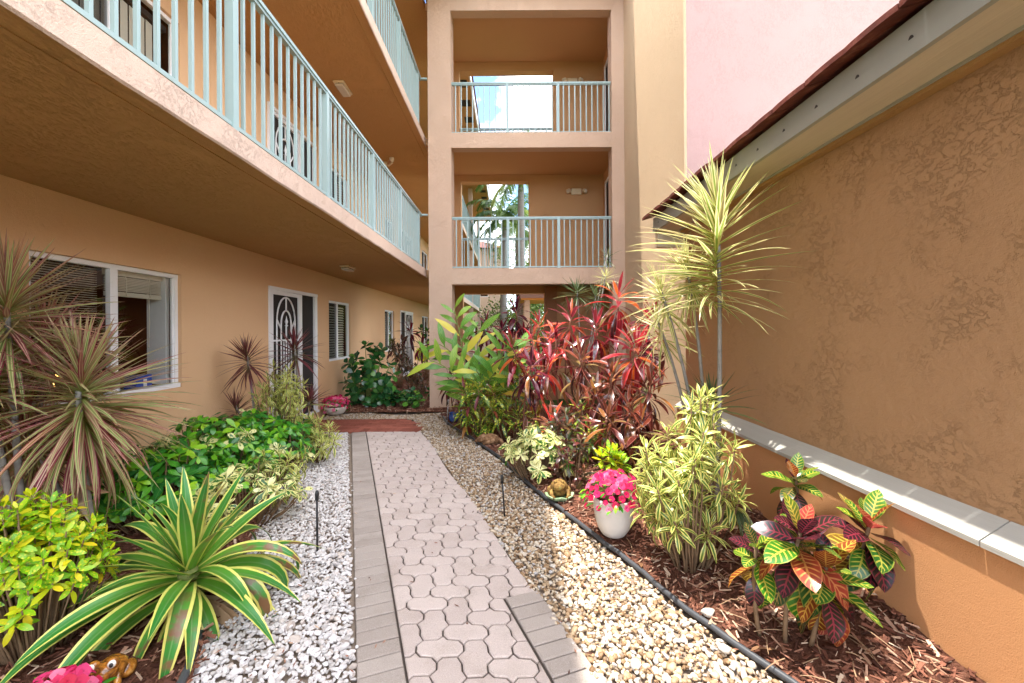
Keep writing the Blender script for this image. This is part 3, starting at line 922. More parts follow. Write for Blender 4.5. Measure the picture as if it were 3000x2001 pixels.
# interlocking stones: two fused lobes each, alternately along and across the path
VA, VB = Vector((0.141, 0.0617)), Vector((0.0, 0.356))
_V = [(-0.030, 0.100), (0.0, 0.118), (0.066, 0.096), (0.0745, 0.0515), (0.0665, 0.010), (0.0775, -0.0335), (0.039, -0.059)]
_H = [(-0.102, 0.058), (-0.066, 0.082), (0.0, 0.060), (0.0305, 0.079), (0.046, 0.043), (0.095, 0.019), (0.110, -0.020)]
BONE = [p + [(-x, -y) for x, y in p] for p in (_V, _H)]
ME_BONE = [prism(q, 'paver', M_PAVER, 0.006, 0.055, 0.0040) for q in BONE]
ROT = Matrix.Rotation(math.atan2(NV.y, NV.x), 4, 'Z')
WB, WP = 0.203, 0.985                                    # border width, full width
TEND = (6.40 - 1.0) / TV.y
r = random.Random(21)
for i in range(0, 8):
    for jj in range(-8, 34):
        k = jj % 2
        c_ = VA * i + VB * (jj / 2.0) 
        s, t = WB + 0.03 + c_.x, c_.y
        # where the brick landing cuts the path (world y = 6.40)
        loc = to_w(s, t)
        poly = [(s + x, t + y) for x, y in BONE[k]]
        cut = False
        full = area(poly)
        if t < -0.45 or t > 6.2: continue
        c = clip(poly, -1, 0, -(WB + 0.004))
        right_lim = WP + 0.015 * math.sin(t * 3.1) if t > 1.18 else 0.783
        c2 = clip(c, 1, 0, right_lim) if c else c
        yl = 6.395
        # y = O0.y + NV.y*s + TV.y*t <= yl
        c3 = clip(c2, NV.y, TV.y, yl - O0.y) if c2 else c2
        if not c3 or area(c3) < 0.0012: continue
        z = r.uniform(-0.0025, 0.002)
        tilt = Matrix.Rotation(r.uniform(-0.006, 0.006), 4, 'X') @ Matrix.Rotation(r.uniform(-0.006, 0.006), 4, 'Y')
        if area(c3) > full - 1e-6: me = ME_BONE[k]
        else: me = prism([(x - s, y - t) for x, y in c3], 'paver', M_PAVER, 0.006, 0.055, 0.0040)
        put('paver', me, path, Matrix.Translation((loc.x, loc.y, z)) @ ROT @ tilt)
ME_SOLD = prism([(0, 0), (WB, 0), (WB, 0.1), (0, 0.1)], 'border_paver', M_BORDER, 0.005, 0.055, 0.0034)
for j in range(-4, 58):
    loc = to_w(0, j * 0.1)
    if loc.y + 0.12 > 6.395: continue
    put('border_paver', ME_SOLD, path, Matrix.Translation((loc.x, loc.y, r.uniform(-0.002, 0.002))) @ ROT @ Matrix.Rotation(r.uniform(-0.006, 0.006), 4, 'Z'))
for j in range(-4, 12):
    loc = to_w(0.790, j * 0.1)
    put('border_paver', ME_SOLD, path, Matrix.Translation((loc.x, loc.y, r.uniform(-0.002, 0.002))) @ ROT @ Matrix.Rotation(r.uniform(-0.008, 0.008), 4, 'Z'))
# sheet under the joints
a, b = to_w(0.01, -0.4), to_w(WP - 0.01, -0.4)
c, d = to_w(WP - 0.01, 5.9), to_w(0.01, 5.9)
MB().quad((a.x, a.y, -0.012), (b.x, b.y, -0.012), (c.x, c.y, -0.012), (d.x, d.y, -0.012)).build('joint_sand', M_SAND, path)
# red brick landing
land = thing('brick_landing', None, None, (0, 0, 0))
land['kind'] = 'structure'
ME_BR = [prism([(0, 0), (0.2, 0), (0.2, 0.1), (0, 0.1)], 'brick', M_BRICK, 0.004, 0.06, 0.0025), prism([(0, 0), (0.1, 0), (0.1, 0.2), (0, 0.2)], 'brick', M_BRICK, 0.004, 0.06, 0.0025)]
LX0, LX1 = -3.36, -1.36
ROTL = Matrix.Rotation(-0.03, 4, 'Z')
for k in range(20):
    put('brick', ME_BR[1], land, Matrix.Translation((LX0 + 0.1 * k, 6.403, r.uniform(0.002, 0.005))))
for j in range(7):
    y = 6.605 + 0.1 * j
    for k in range(11):
        x = LX0 + 0.2 * k - (0.1 if j % 2 else 0)
        lim = LX1 - 0.02 - 0.05 * j
        if x + 0.2 > lim + 0.12 or x < LX0 - 0.05: continue
        put('brick', ME_BR[0], land, Matrix.Translation((x, y, r.uniform(0.001, 0.005))))
MB().quad((LX0, 6.40, -0.01), (LX1, 6.40, -0.01), (LX1 - 0.3, 7.3, -0.01), (LX0, 7.3, -0.01)).build('joint_sand', M_SAND, land)

# ---- gravel: real stones
def ico(sub):
    bm = bmesh.new()
    bmesh.ops.create_icosphere(bm, subdivisions=sub, radius=1.0)
    V = np.array([v.co[:] for v in bm.verts])
    F = np.array([[v.index for v in f.verts] for f in bm.faces])
    bm.free()
    return V, F
ICO1, ICO2 = ico(1), ico(2)
def stone_variants(base, n, amp, rng):
    out = []
    for _ in range(n):
        V = base[0].copy()
        for _k in range(5):
            d = rng.normal(size=3); d /= np.linalg.norm(d)
            V -= np.outer(np.clip(V @ d - rng.uniform(0.45, 0.85), 0, None), d) * 0.95      # flat facets
        V *= 1 + rng.uniform(-amp, amp, (len(V), 1))
        out.append(V)
    return out
def stones(name, label_kind, inside, box, cell, size, zf, mat, smooth, seed, near=2.9, drop=0.0):
    rng = np.random.default_rng(seed)
    Vs, Fs, Rn, off = [], [], [], 0
    va = {1: stone_variants(ICO1, 10, 0.10, rng), 2: stone_variants(ICO2, 14, 0.05, rng)}
    x0, x1, y0, y1 = box
    y = y0
    while y < y1:
        x = x0
        while x < x1:
            px, py = x + rng.uniform(-0.55, 0.55) * cell, y + rng.uniform(-0.55, 0.55) * cell
            x += cell
            if not inside(px, py) or rng.random() < drop: continue
            lvl = 2 if py < near else 1
            V = va[lvl][rng.integers(len(va[lvl]))]
            s = size * math.exp(rng.normal(0, 0.28))
            sc = np.array([s * rng.uniform(0.9, 1.5), s * rng.uniform(0.75, 1.1), s * rng.uniform(0.5, 0.8)])
            a, b, c = rng.uniform(0, 2 * pi), rng.normal(0, 0.35), rng.normal(0, 0.35)
            Rm = np.array((Matrix.Rotation(a, 3, 'Z') @ Matrix.Rotation(b, 3, 'X') @ Matrix.Rotation(c, 3, 'Y')))
            W = (V * sc) @ Rm.T + np.array([px, py, zf(px, py) + rng.uniform(-0.006, 0.008)])
            F = (ICO2 if lvl == 2 else ICO1)[1]
            Vs.append(W); Fs.append(F + off); off += len(W)
            Rn.append(np.full(len(W), rng.random()))
        y += cell
    me = np_mesh(name, np.vstack(Vs), np.vstack(Fs), mat, np.concatenate(Rn), smooth=smooth)
    o = put(name, me)
    o['kind'] = 'stuff'
    return o
def stone_mat(name, stops, rough=0.75):
    m = Mat(name, rough, 0.3)
    a = m.nt.nodes.new('ShaderNodeAttribute'); a.attribute_name = 'rnd'
    base = m.ramp(S(m.nt, a.outputs['Fac']), stops)
    n = m.noise(55, 5, 0.65)
    m.color(m.mix(n.step(0.45, 0.75) * 0.5, base, m.mix(0.5, base, (0.42, 0.33, 0.24))))
    m.bump(m.noise(120, 4, 0.6), 0.002)
    return m.m
M_MARBLE = stone_mat('white_marble_chip', [(0.0, (0.36, 0.33, 0.31)), (0.12, (0.50, 0.465, 0.44)), (0.5, (0.60, 0.565, 0.545)), (0.8, (0.68, 0.65, 0.64)), (0.95, (0.54, 0.46, 0.40)), (1.0, (0.32, 0.27, 0.24))])
M_PEBBLE = stone_mat('river_pebble', [(0.0, (0.15, 0.085, 0.04)), (0.14, (0.27, 0.165, 0.085)), (0.35, (0.38, 0.265, 0.155)), (0.58, (0.49, 0.39, 0.275)), (0.82, (0.60, 0.53, 0.44)), (1.0, (0.38, 0.36, 0.35))], 0.55)
def in_left(x, y):
    if y < 6.38: return bed_x(y) - 0.02 < x < path_l(y) - 0.002
    return False
stones('white_gravel', 'gravel', in_left, (-3.2, -0.55, 0.9, 6.4), 0.0215, 0.0125, lambda x, y: -0.008, M_MARBLE, False, 3)
def in_right(x, y):
    if y < 6.40: return path_r(y) + 0.012 < x < edge_x(y) - 0.012
    if y < 7.30: return -1.36 - 0.33 * (y - 6.4) < x < edge_x(y) - 0.012
    return -3.3 < x < -0.95 and y < 7.80 + 0.12 * math.sin(x * 4)
stones('river_pebbles', 'gravel', in_right, (-3.3, 1.5, 0.9, 8.0), 0.0215, 0.0120, lambda x, y: -0.010, M_PEBBLE, True, 4, near=3.6)
# stray chips along both kerbs
stones('white_gravel', 'gravel', lambda x, y: path_l(y) - 0.01 < x < path_l(y) + 0.03, (-2.6, -0.5, 1.0, 6.3), 0.05, 0.008, lambda x, y: 0.004, M_MARBLE, False, 5, drop=0.72)

# ---- mulch chips
def chips(name, inside, box, n, zf, mat, seed, lng=(0.02, 0.075)):
    rng = np.random.default_rng(seed)
    B = np.array([(-1, -1, -1), (1, -1, -1), (1, 1, -1), (-1, 1, -1), (-1, -1, 1), (1, -1, 1), (1, 1, 1), (-1, 1, 1)], float)
    F0 = np.array([(3, 2, 1, 0), (4, 5, 6, 7), (0, 1, 5, 4), (1, 2, 6, 5), (2, 3, 7, 6), (3, 0, 4, 7)])
    Vs, Fs, Rn, off, cnt = [], [], [], 0, 0
    while cnt < n:
        x, y = rng.uniform(box[0], box[1]), box[2] + (box[3] - box[2]) * rng.random() ** 1.8
        cnt += 1
        if not inside(x, y): continue
        L = rng.uniform(*lng) * 0.5
        sc = np.array([L, L * rng.uniform(0.10, 0.28), rng.uniform(0.0012, 0.003)])
        V = B * sc
        V[[1, 2, 5, 6]] *= np.array([1, rng.uniform(0.2, 0.9), 0.8])
        V[:, 2] += (V[:, 0] / L) ** 2 * rng.uniform(-0.004, 0.006)
        Rm = np.array(Matrix.Rotation(rng.uniform(0, 2 * pi), 3, 'Z') @ Matrix.Rotation(rng.normal(0, 0.28), 3, 'Y') @ Matrix.Rotation(rng.normal(0, 0.5), 3, 'X'))
        Vs.append(V @ Rm.T + np.array([x, y, zf(x, y) + rng.uniform(0.0, 0.012)]))
        Fs.append(F0 + off); off += 8
        Rn.append(np.full(8, rng.random()))
    o = put(name, np_mesh(name, np.vstack(Vs), np.vstack(Fs), mat, np.concatenate(Rn)))
    o['kind'] = 'stuff'
M_CHIP = Mat('mulch_chip', 0.9, 0.15)
_a = M_CHIP.nt.nodes.new('ShaderNodeAttribute'); _a.attribute_name = 'rnd'
M_CHIP.color(M_CHIP.ramp(S(M_CHIP.nt, _a.outputs['Fac']), [(0.0, (0.045, 0.018, 0.012)), (0.35, (0.15, 0.058, 0.036)), (0.65, (0.27, 0.115, 0.072)), (0.85, (0.40, 0.23, 0.15)), (1.0, (0.56, 0.42, 0.30))]))
chips('bark_mulch', lambda x, y: x > edge_x(y) + 0.015, (-0.6, 1.80, 1.2, 6.4), 15000, zr, M_CHIP.m, 8)
chips('bark_mulch', lambda x, y: x < bed_x(y) + 0.05, (-3.3, -1.0, 1.1, 5.5), 7000, zl, M_CHIP.m, 9)
chips('bark_mulch', lambda x, y: True, (-3.3, -0.9, 7.8, 12.0), 2500, lambda x, y: 0.03 + min(1, (y - 7.85)) * 0.05, M_CHIP.m, 10)
# dry twigs on the right bed
tw = MB()
r = random.Random(5)
for _ in range(70):
    y = 1.4 + 2.6 * r.random() ** 1.5
    x = r.uniform(edge_x(y) + 0.08, 1.72)
    a, L = r.uniform(0, 2 * pi), r.uniform(0.06, 0.2)
    p = [(x + math.cos(a) * L * t + r.uniform(-0.006, 0.006), y + math.sin(a) * L * t + r.uniform(-0.006, 0.006), zr(x, y) + 0.014 + 0.012 * math.sin(pi * t)) for t in (0, 0.35, 0.7, 1)]
    tw.tube(p, [0.0026, 0.0024, 0.002, 0.0012], 5)
tw.build('dry_twigs', plain('twig', (0.34, 0.22, 0.13), 0.85, 0.1))['kind'] = 'stuff'

# ---- edging pipes
M_PIPE = plain('edging_plastic', (0.055, 0.058, 0.064), 0.42, 0.45)
def smooth_line(f, a, b, n, z, wob=0.006, seed=1):
    r = random.Random(seed)
    return [(f(y) + r.uniform(-wob, wob), y, z + r.uniform(-0.003, 0.003)) for y in np.linspace(a, b, n)]
o = MB().tube(smooth_line(edge_x, 0.5, 7.4, 60, 0.020), 0.0155, 10).build('edging_pipe', M_PIPE, smooth=True)
tag(o, 'black plastic edging pipe between tan pebbles and the mulch bed on the right', 'garden edging')
o = MB().tube(smooth_line(lambda y: bed_x(y) - 0.01, 0.5, 2.1, 16, 0.022, seed=2), 0.018, 10).build('edging_pipe', M_PIPE, smooth=True)
tag(o, 'black pipe at the near edge of the white gravel beneath the agave', 'garden edging')
o = MB().tube(smooth_line(lambda y: bed_x(y) - 0.01, 3.4, 6.2, 22, 0.012, seed=3), 0.014, 8).build('edging_pipe', M_PIPE, smooth=True)
tag(o, 'dark edging strip along the green hedge beside the white gravel', 'garden edging')

# ---- low voltage stakes
def stake(loc, h, label, top=0.03, lean=0.0, bright=False):
    t = thing('garden_stake', label, 'garden light', loc, 'thin stakes in the gravel')
    m = M_STEEL if bright else M_BLACK
    MB().tube([(0, 0, -0.03), (lean * 0.5, 0, h * 0.5), (lean, 0, h - top)], 0.0075, 8).build('shaft', m, t, smooth=True)
    MB().lathe([(0.0, -0.012), (0.013, -0.012), (0.013, top * 0.7), (0.009, top), (0.0, top)], 10, (lean, 0, h - top)).build('cap', m, t, smooth=True)
M_STEEL = Mat('spotted_steel', 0.35, 0.5, 0.6)
_n = M_STEEL.noise(90, 4, 0.7, vec=M_STEEL.pos(obj=True))
M_STEEL.color(M_STEEL.ramp(_n, [(0.42, (0.06, 0.06, 0.06)), (0.58, (0.62, 0.62, 0.62))]))
M_STEEL = M_STEEL.m
stake((-1.33, 2.93, 0), 0.41, 'black metal stake in white gravel beside the agave leaf tips', 0.05)
stake((-0.05, 3.47, 0), 0.33, 'black stake leaning in the tan pebbles left of the white flower pot', 0.05, -0.02)
stake((-1.02, 6.85, 0), 0.40, 'spotted silver stake in the pebbles near the blue pots', 0.03, 0.03, True)

# ---- leaf litter and crumbs on the paving and stones
def litter(n, seed):
    rng = np.random.default_rng(seed)
    Vs, Rn = [], []
    while len(Vs) < n:
        y = 1.3 + 4.9 * rng.random() ** 1.4
        x = rng.uniform(bed_x(y) - 0.05, edge_x(y))
        on_path = path_l(y) < x < path_r(y)
        if on_path and rng.random() < 0.75: continue
        L, w = rng.uniform(0.006, 0.026), rng.uniform(0.002, 0.007)
        z = 0.003 if on_path else 0.014
        V = np.array([(-L, 0, 0.0), (0, -w, 0.002), (L, 0, 0.004), (0, w, 0.001)]) @ np.array(Matrix.Rotation(rng.uniform(0, 6.28), 3, 'Z')).T
        Vs.append(V + np.array([x, y, z])); Rn.append(np.full(4, rng.random()))
    put('leaf_litter', np_mesh('leaf_litter', np.vstack(Vs), np.arange(4 * n).reshape(-1, 4), M_CHIP.m, np.concatenate(Rn)))['kind'] = 'stuff'
litter(420, 12)

# ------------------------------------------------------------------ leaves
GOLD = 2.399963
def leaf_arrays(prof, n=6, cols=2, W=0.1, droop=0.4, fold=0.25, wave=0.0, twist=0.0, seed=0, dp=1.3, curl=0.0):
    """Unit-length blade growing along +x, bending towards -z."""
    r = random.Random(seed)
    ph = r.uniform(0, 6)
    P, th = Vector((0, 0)), 0.0
    V, F, UV = [], [], []
    pts = []
    for i in range(n + 1):
        t = i / n
        th = -droop * t ** dp
        if i: P = P + Vector((math.cos(th), math.sin(th))) / n
        pts.append((P.x, P.y, th))
    for i, (x, z, th) in enumerate(pts):
        t = i / n
        w = 0.5 * W * prof(t)
        tw = twist * t
        for c in range(cols + 1):
            u = c / cols * 2 - 1
            yy = u * w
            h = abs(u) * w * fold * (1 - 0.5 * t) + (wave * w * math.sin(ph + t * 11 + (u > 0) * 1.3) * abs(u)) - curl * w * u * u
            y2, h2 = yy * math.cos(tw) - h * math.sin(tw), yy * math.sin(tw) + h * math.cos(tw)
            V.append((x - h2 * math.sin(th), y2, z + h2 * math.cos(th)))
            UV.append((c / cols, t))
    for i in range(n):
        for c in range(cols):
            b = i * (cols + 1) + c
            F.append((b, b + cols + 1, b + cols + 2, b + 1))
    return np.array(V), np.array(F), np.array([UV[k] for f in F for k in f])

def p_strap(t): return min(1.0, 0.45 + 2.2 * t) * (1 - max(0, (t - 0.35) / 0.65) ** 1.5) + 0.015
def p_agave(t): return (0.62 + 1.0 * t if t < 0.4 else 1.02) * (1 - max(0, (t - 0.45) / 0.55) ** 1.9) + 0.01
def p_lance(t): return (0.12 if t < 0.12 else math.sin(pi * min(1, ((t - 0.10) / 0.90)) ** 0.85) ** 0.8) + 0.03 * (1 - t)
def p_obov(t): return (0.10 if t < 0.12 else math.sin(pi * ((t - 0.1) / 0.9) ** 1.35) ** 0.75) + 0.02
def p_round(t): return (0.12 if t < 0.1 else math.sin(pi * ((t - 0.08) / 0.92) ** 1.15) ** 0.55) + 0.02
def p_ell(t): return (0.08 if t < 0.08 else math.sin(pi * ((t - 0.06) / 0.94)) ** 0.75) + 0.02

class Leaf:
    """Variants of one kind of leaf, all in one material."""
    def __init__(self, name, mat, prof, variants):
        self.name, self.mat, self.geo, self.me = name, mat, [], []
        for k, v in enumerate(variants):
            g = leaf_arrays(prof, seed=k * 7 + 1, **v)
            self.geo.append(g)
            self.me.append(np_mesh(name, g[0], g[1], mat, smooth=True, uv=g[2]))
    def pick(self, bend):                         # 0 = stiffest, 1 = most bent
        n = len(self.geo)
        return max(0, min(n - 1, int(bend * n)))

def leaf_mat(name, fn, rough=0.45, spec=0.4, trans=0.28, boost=1.5):
    m = Mat(name, rough, spec)
    u, v = m.uv()
    e = (u - 0.5).abs() * 2.0
    c = fn(m, e, v, m.rnd(), u)
    m.color(c)
    m.translucent(m.mix(1.0, c, (boost, boost, boost), 'MULTIPLY'), trans)
    return m.m

def mottled(m, scale, lo, hi):                       # blotches fixed to the blade
    n = m.nt.nodes.new('ShaderNodeTexNoise')
    n.inputs['Scale'].default_value = scale
    n.inputs['Detail'].default_value = 3
    m.nt.links.new(m.nt.nodes.new('ShaderNodeNewGeometry').outputs['Position'], n.inputs['Vector'])
    return S(m.nt, n.outputs[0]).step(lo, hi)

def f_tri(m, e, v, r, u):
    body = m.ramp(r, [(0.0, (0.14, 0.24, 0.05)), (0.45, (0.30, 0.36, 0.10)), (0.68, (0.36, 0.26, 0.14)), (0.82, (0.26, 0.05, 0.06)), (0.95, (0.15, 0.025, 0.035)), (1.0, (0.48, 0.26, 0.08))])
    c = m.mix((e - 0.42).abs().step(0.22, 0.08), body, m.mix(r, (0.56, 0.56, 0.26), (0.60, 0.40, 0.30)))
    c = m.mix(e.step(0.70, 0.86), c, m.ramp(r, [(0.2, (0.46, 0.12, 0.15)), (0.8, (0.30, 0.035, 0.07))]))
    return m.mix(v.step(0.3, 0.0) * 0.7, c, (0.26, 0.34, 0.05))
M_TRI = leaf_mat('leaf_tricolor', f_tri, 0.42, 0.45, 0.25)
def f_darkm(m, e, v, r, u):
    b = m.ramp(r, [(0.0, (0.07, 0.10, 0.03)), (0.35, (0.15, 0.05, 0.045)), (0.75, (0.11, 0.022, 0.03)), (1.0, (0.22, 0.09, 0.06))])
    c = m.mix(e.step(0.4, 0.85), b, (0.17, 0.03, 0.045))
    return m.mix(v.step(0.3, 0.0) * 0.6, c, (0.12, 0.18, 0.03))
M_DRACD = leaf_mat('leaf_dark_marginata', f_darkm, 0.4, 0.45, 0.2)
def f_yel(m, e, v, r, u):
    b = m.ramp(r, [(0.0, (0.17, 0.25, 0.045)), (0.6, (0.26, 0.31, 0.07)), (0.93, (0.36, 0.30, 0.14)), (1.0, (0.42, 0.22, 0.09))])
    c = m.mix(e.step(0.35, 0.62), b, (0.72, 0.67, 0.33))
    c = m.mix((e.step(0.86, 0.96)) * 0.6, c, (0.40, 0.16, 0.11))
    return m.mix(v.step(0.35, 0.0) * 0.55, c, (0.44, 0.52, 0.06))
M_DRACY = leaf_mat('leaf_yellow_marginata', f_yel, 0.35, 0.5, 0.35, 1.35)
def f_dgreen(m, e, v, r, u):
    b = m.ramp(r, [(0.0, (0.04, 0.085, 0.03)), (0.8, (0.08, 0.13, 0.05)), (1.0, (0.22, 0.22, 0.08))])
    return m.mix(e.step(0.7, 0.9) * 0.5, b, (0.16, 0.09, 0.05))
M_DRACG = leaf_mat('leaf_green_dracaena', f_dgreen, 0.4, 0.4, 0.2)
def f_agave(m, e, v, r, u):
    g = m.mix(v.step(0.0, 0.9), (0.13, 0.30, 0.025), (0.025, 0.17, 0.026))
    streak = m.noise(1.0, 3, 0.6)
    c = m.mix(e.step(0.14, 0.0) * 0.55, g, (0.19, 0.30, 0.11))
    old = r.step(0.72, 0.80)
    c = m.mix(old * mottled(m, 16, 0.42, 0.62) * v.step(0.15, 0.6), c, (0.17, 0.085, 0.04))
    c = m.mix(e.step(0.66, 0.72), c, m.mix(old * v.step(0.3, 1.0) * 0.6, (0.60, 0.58, 0.13), (0.50, 0.36, 0.10)))
    return m.mix(v.step(0.965, 0.99), c, (0.10, 0.06, 0.04))
M_AGAVE = leaf_mat('leaf_agave', f_agave, 0.34, 0.45, 0.06)
def f_schg(m, e, v, r, u):
    b = m.ramp(r, [(0.0, (0.012, 0.11, 0.016)), (0.40, (0.035, 0.20, 0.014)), (0.75, (0.11, 0.36, 0.014)), (1.0, (0.30, 0.52, 0.02))])
    return m.mix(e.step(0.10, 0.02) * 0.5, b, (0.16, 0.27, 0.07))
M_SCHG = leaf_mat('leaf_schefflera', f_schg, 0.28, 0.5, 0.2)
def f_schv(m, e, v, r, u):
    cream = m.ramp(r, [(0.0, (0.62, 0.60, 0.19)), (1.0, (0.73, 0.70, 0.34))])
    g = m.mix(r, (0.03, 0.11, 0.02), (0.09, 0.22, 0.03))
    k = (e + (mottled(m, 40, 0.3, 0.7) - 0.5) * 0.9)
    return m.mix((k + (r - 0.5) * 0.9).step(0.12, 0.32), g, cream)
M_SCHV = leaf_mat('leaf_variegated_schefflera', f_schv, 0.32, 0.45, 0.25)
def spots(m, scale, lo, hi):
    return m.voro(scale, 'F1').step(hi, lo)
def f_gold(m, e, v, r, u):
    g = m.ramp(r, [(0.0, (0.12, 0.34, 0.008)), (0.5, (0.26, 0.50, 0.010)), (0.85, (0.56, 0.58, 0.012)), (1.0, (0.72, 0.52, 0.015))])
    c = m.mix(spots(m, 75, 0.25, 0.42) * 0.85, g, (0.66, 0.60, 0.02))
    return m.mix(e.step(0.12, 0.03) * 0.4, c, (0.55, 0.52, 0.08))
M_GOLD = leaf_mat('leaf_gold_dust', f_gold, 0.35, 0.45, 0.3)
def f_strap(m, e, v, r, u):
    g = m.ramp(r, [(0.0, (0.03, 0.10, 0.015)), (0.4, (0.09, 0.20, 0.02)), (0.7, (0.20, 0.27, 0.03)), (0.9, (0.25, 0.045, 0.02)), (1.0, (0.12, 0.02, 0.03))])
    return m.mix(spots(m, 38, 0.3, 0.5) * (r.step(0.85, 0.75)), g, (0.58, 0.54, 0.06))
M_STRAP = leaf_mat('leaf_strap_croton', f_strap, 0.33, 0.45, 0.25)
def f_croton(m, e, v, r, u):
    blade = m.ramp(r, [(0.0, (0.012, 0.014, 0.014)), (0.22, (0.035, 0.013, 0.016)), (0.34, (0.014, 0.060, 0.016)), (0.58, (0.04, 0.17, 0.014)), (0.70, (0.10, 0.20, 0.02)), (0.78, (0.22, 0.06, 0.016)), (0.92, (0.30, 0.04, 0.022)), (1.0, (0.42, 0.05, 0.05))])
    vein = m.ramp(r, [(0.0, (0.16, 0.015, 0.03)), (0.25, (0.25, 0.03, 0.05)), (0.40, (0.34, 0.32, 0.05)), (0.7, (0.62, 0.52, 0.06)), (0.85, (0.62, 0.30, 0.06)), (1.0, (0.55, 0.15, 0.10))])
    lat = ((v * 9.0 - e * 1.4).fract() - 0.5).abs().step(0.20, 0.08) * e.step(1.0, 0.55)
    mid = e.step(0.10, 0.05)
    k = lat.max(mid)
    c = m.mix(k * 0.9, blade, vein)
    c = m.mix(e.step(0.88, 0.97) * 0.6, c, vein)
    return c
M_CROTON = leaf_mat('leaf_croton', f_croton, 0.26, 0.5, 0.22)
def f_darkc(m, e, v, r, u):
    b = m.ramp(r, [(0.0, (0.02, 0.05, 0.018)), (0.4, (0.05, 0.028, 0.02)), (0.7, (0.13, 0.025, 0.025)), (0.9, (0.03, 0.09, 0.02)), (1.0, (0.22, 0.07, 0.03))])
    return m.mix(e.step(0.12, 0.04) * 0.6, b, (0.28, 0.08, 0.05))
M_DARKC = leaf_mat('leaf_dark_croton', f_darkc, 0.3, 0.45, 0.18)
def f_cord(m, e, v, r, u):
    b = m.ramp(r, [(0.0, (0.045, 0.007, 0.012)), (0.25, (0.13, 0.010, 0.018)), (0.48, (0.34, 0.014, 0.026)), (0.70, (0.55, 0.030, 0.022)), (0.84, (0.58, 0.13, 0.018)), (0.93, (0.18, 0.05, 0.02)), (1.0, (0.10, 0.13, 0.03))])
    c = m.mix(e.step(0.70, 0.92) * 0.7, b, m.mix(r, (0.50, 0.05, 0.10), (0.62, 0.22, 0.20)))
    c = m.mix(((u * 17.0).fract() - 0.5).abs().step(0.1, 0.5) * 0.14, c, (0.02, 0.008, 0.008))
    return m.mix(e.step(0.09, 0.03) * 0.5, c, (0.45, 0.07, 0.06))
M_CORD = leaf_mat('leaf_red_cordyline', f_cord, 0.22, 0.9, 0.26, 1.7)
def f_cordd(m, e, v, r, u):
    b = m.ramp(r, [(0.0, (0.030, 0.010, 0.016)), (0.5, (0.085, 0.010, 0.022)), (0.85, (0.20, 0.016, 0.028)), (1.0, (0.055, 0.045, 0.02))])
    return m.mix(e.step(0.75, 0.95) * 0.6, b, (0.30, 0.035, 0.06))
M_CORDD = leaf_mat('leaf_dark_cordyline', f_cordd, 0.26, 0.55, 0.25)
def f_cordb(m, e, v, r, u):
    b = m.ramp(r, [(0.0, (0.035, 0.012, 0.010)), (0.35, (0.11, 0.022, 0.016)), (0.6, (0.24, 0.055, 0.025)), (0.78, (0.09, 0.045, 0.02)), (0.92, (0.36, 0.14, 0.035)), (1.0, (0.15, 0.18, 0.055))])
    return m.mix(e.step(0.72, 0.92) * 0.65, b, m.mix(r, (0.42, 0.09, 0.08), (0.55, 0.30, 0.22)))
M_CORDB = leaf_mat('leaf_bronze_cordyline', f_cordb, 0.23, 0.85, 0.24)
def f_ging(m, e, v, r, u):
    b = m.ramp(r, [(0.0, (0.04, 0.17, 0.022)), (0.5, (0.09, 0.27, 0.03)), (0.75, (0.24, 0.40, 0.04)), (0.93, (0.66, 0.54, 0.06)), (1.0, (0.60, 0.30, 0.04))])
    st = ((v * 5.0 - e * 2.2).fract() - 0.5).abs().step(0.26, 0.14)
    return m.mix(st * 0.45, b, m.mix(r, (0.20, 0.33, 0.05), (0.62, 0.55, 0.12)))
M_GING = leaf_mat('leaf_shell_ginger', f_ging, 0.36, 0.4, 0.35)
def f_clus(m, e, v, r, u):
    b = m.ramp(r, [(0.0, (0.012, 0.060, 0.022)), (0.5, (0.020, 0.095, 0.024)), (0.85, (0.040, 0.155, 0.026)), (1.0, (0.11, 0.26, 0.03))])
    return m.mix(e.step(0.08, 0.02) * 0.5, b, (0.11, 0.22, 0.07))
M_CLUS = leaf_mat('leaf_clusia', f_clus, 0.24, 0.5, 0.12)
def f_song(m, e, v, r, u):
    g = m.mix(r, (0.055, 0.15, 0.025), (0.13, 0.24, 0.035))
    cr = m.mix(r, (0.60, 0.55, 0.15), (0.74, 0.68, 0.22))
    c = m.mix(e.step(0.36, 0.50), g, cr)
    return m.mix(v.step(0.35, 0.0) * 0.4, c, (0.40, 0.52, 0.08))
M_SONG = leaf_mat('leaf_song_of_india', f_song, 0.34, 0.45, 0.3)
def f_dead(m, e, v, r, u): return m.ramp(r, [(0.0, (0.20, 0.10, 0.05)), (0.6, (0.36, 0.22, 0.12)), (1.0, (0.50, 0.38, 0.26))])
M_DEAD = leaf_mat('leaf_dead', f_dead, 0.7, 0.2, 0.1)
def f_petal(m, e, v, r, u):
    b = m.ramp(r, [(0.0, (0.50, 0.010, 0.045)), (0.5, (0.64, 0.022, 0.13)), (0.8, (0.72, 0.07, 0.22)), (1.0, (0.78, 0.22, 0.34))])
    return m.mix(v.step(0.25, 0.0) * 0.6, b, (0.30, 0.0, 0.03))
M_PETAL = leaf_mat('petal_pink', f_petal, 0.5, 0.3, 0.35, 1.3)
def f_palm(m, e, v, r, u): return m.ramp(r, [(0.0, (0.035, 0.085, 0.02)), (0.6, (0.08, 0.16, 0.03)), (1.0, (0.20, 0.24, 0.06))])
M_PALM = leaf_mat('leaf_palm', f_palm, 0.45, 0.35, 0.3)
def f_tree(m, e, v, r, u): return m.ramp(r, [(0.0, (0.035, 0.075, 0.015)), (0.6, (0.10, 0.17, 0.03)), (1.0, (0.26, 0.30, 0.06))])
M_TREE = leaf_mat('leaf_tree', f_tree, 0.5, 0.3, 0.3)

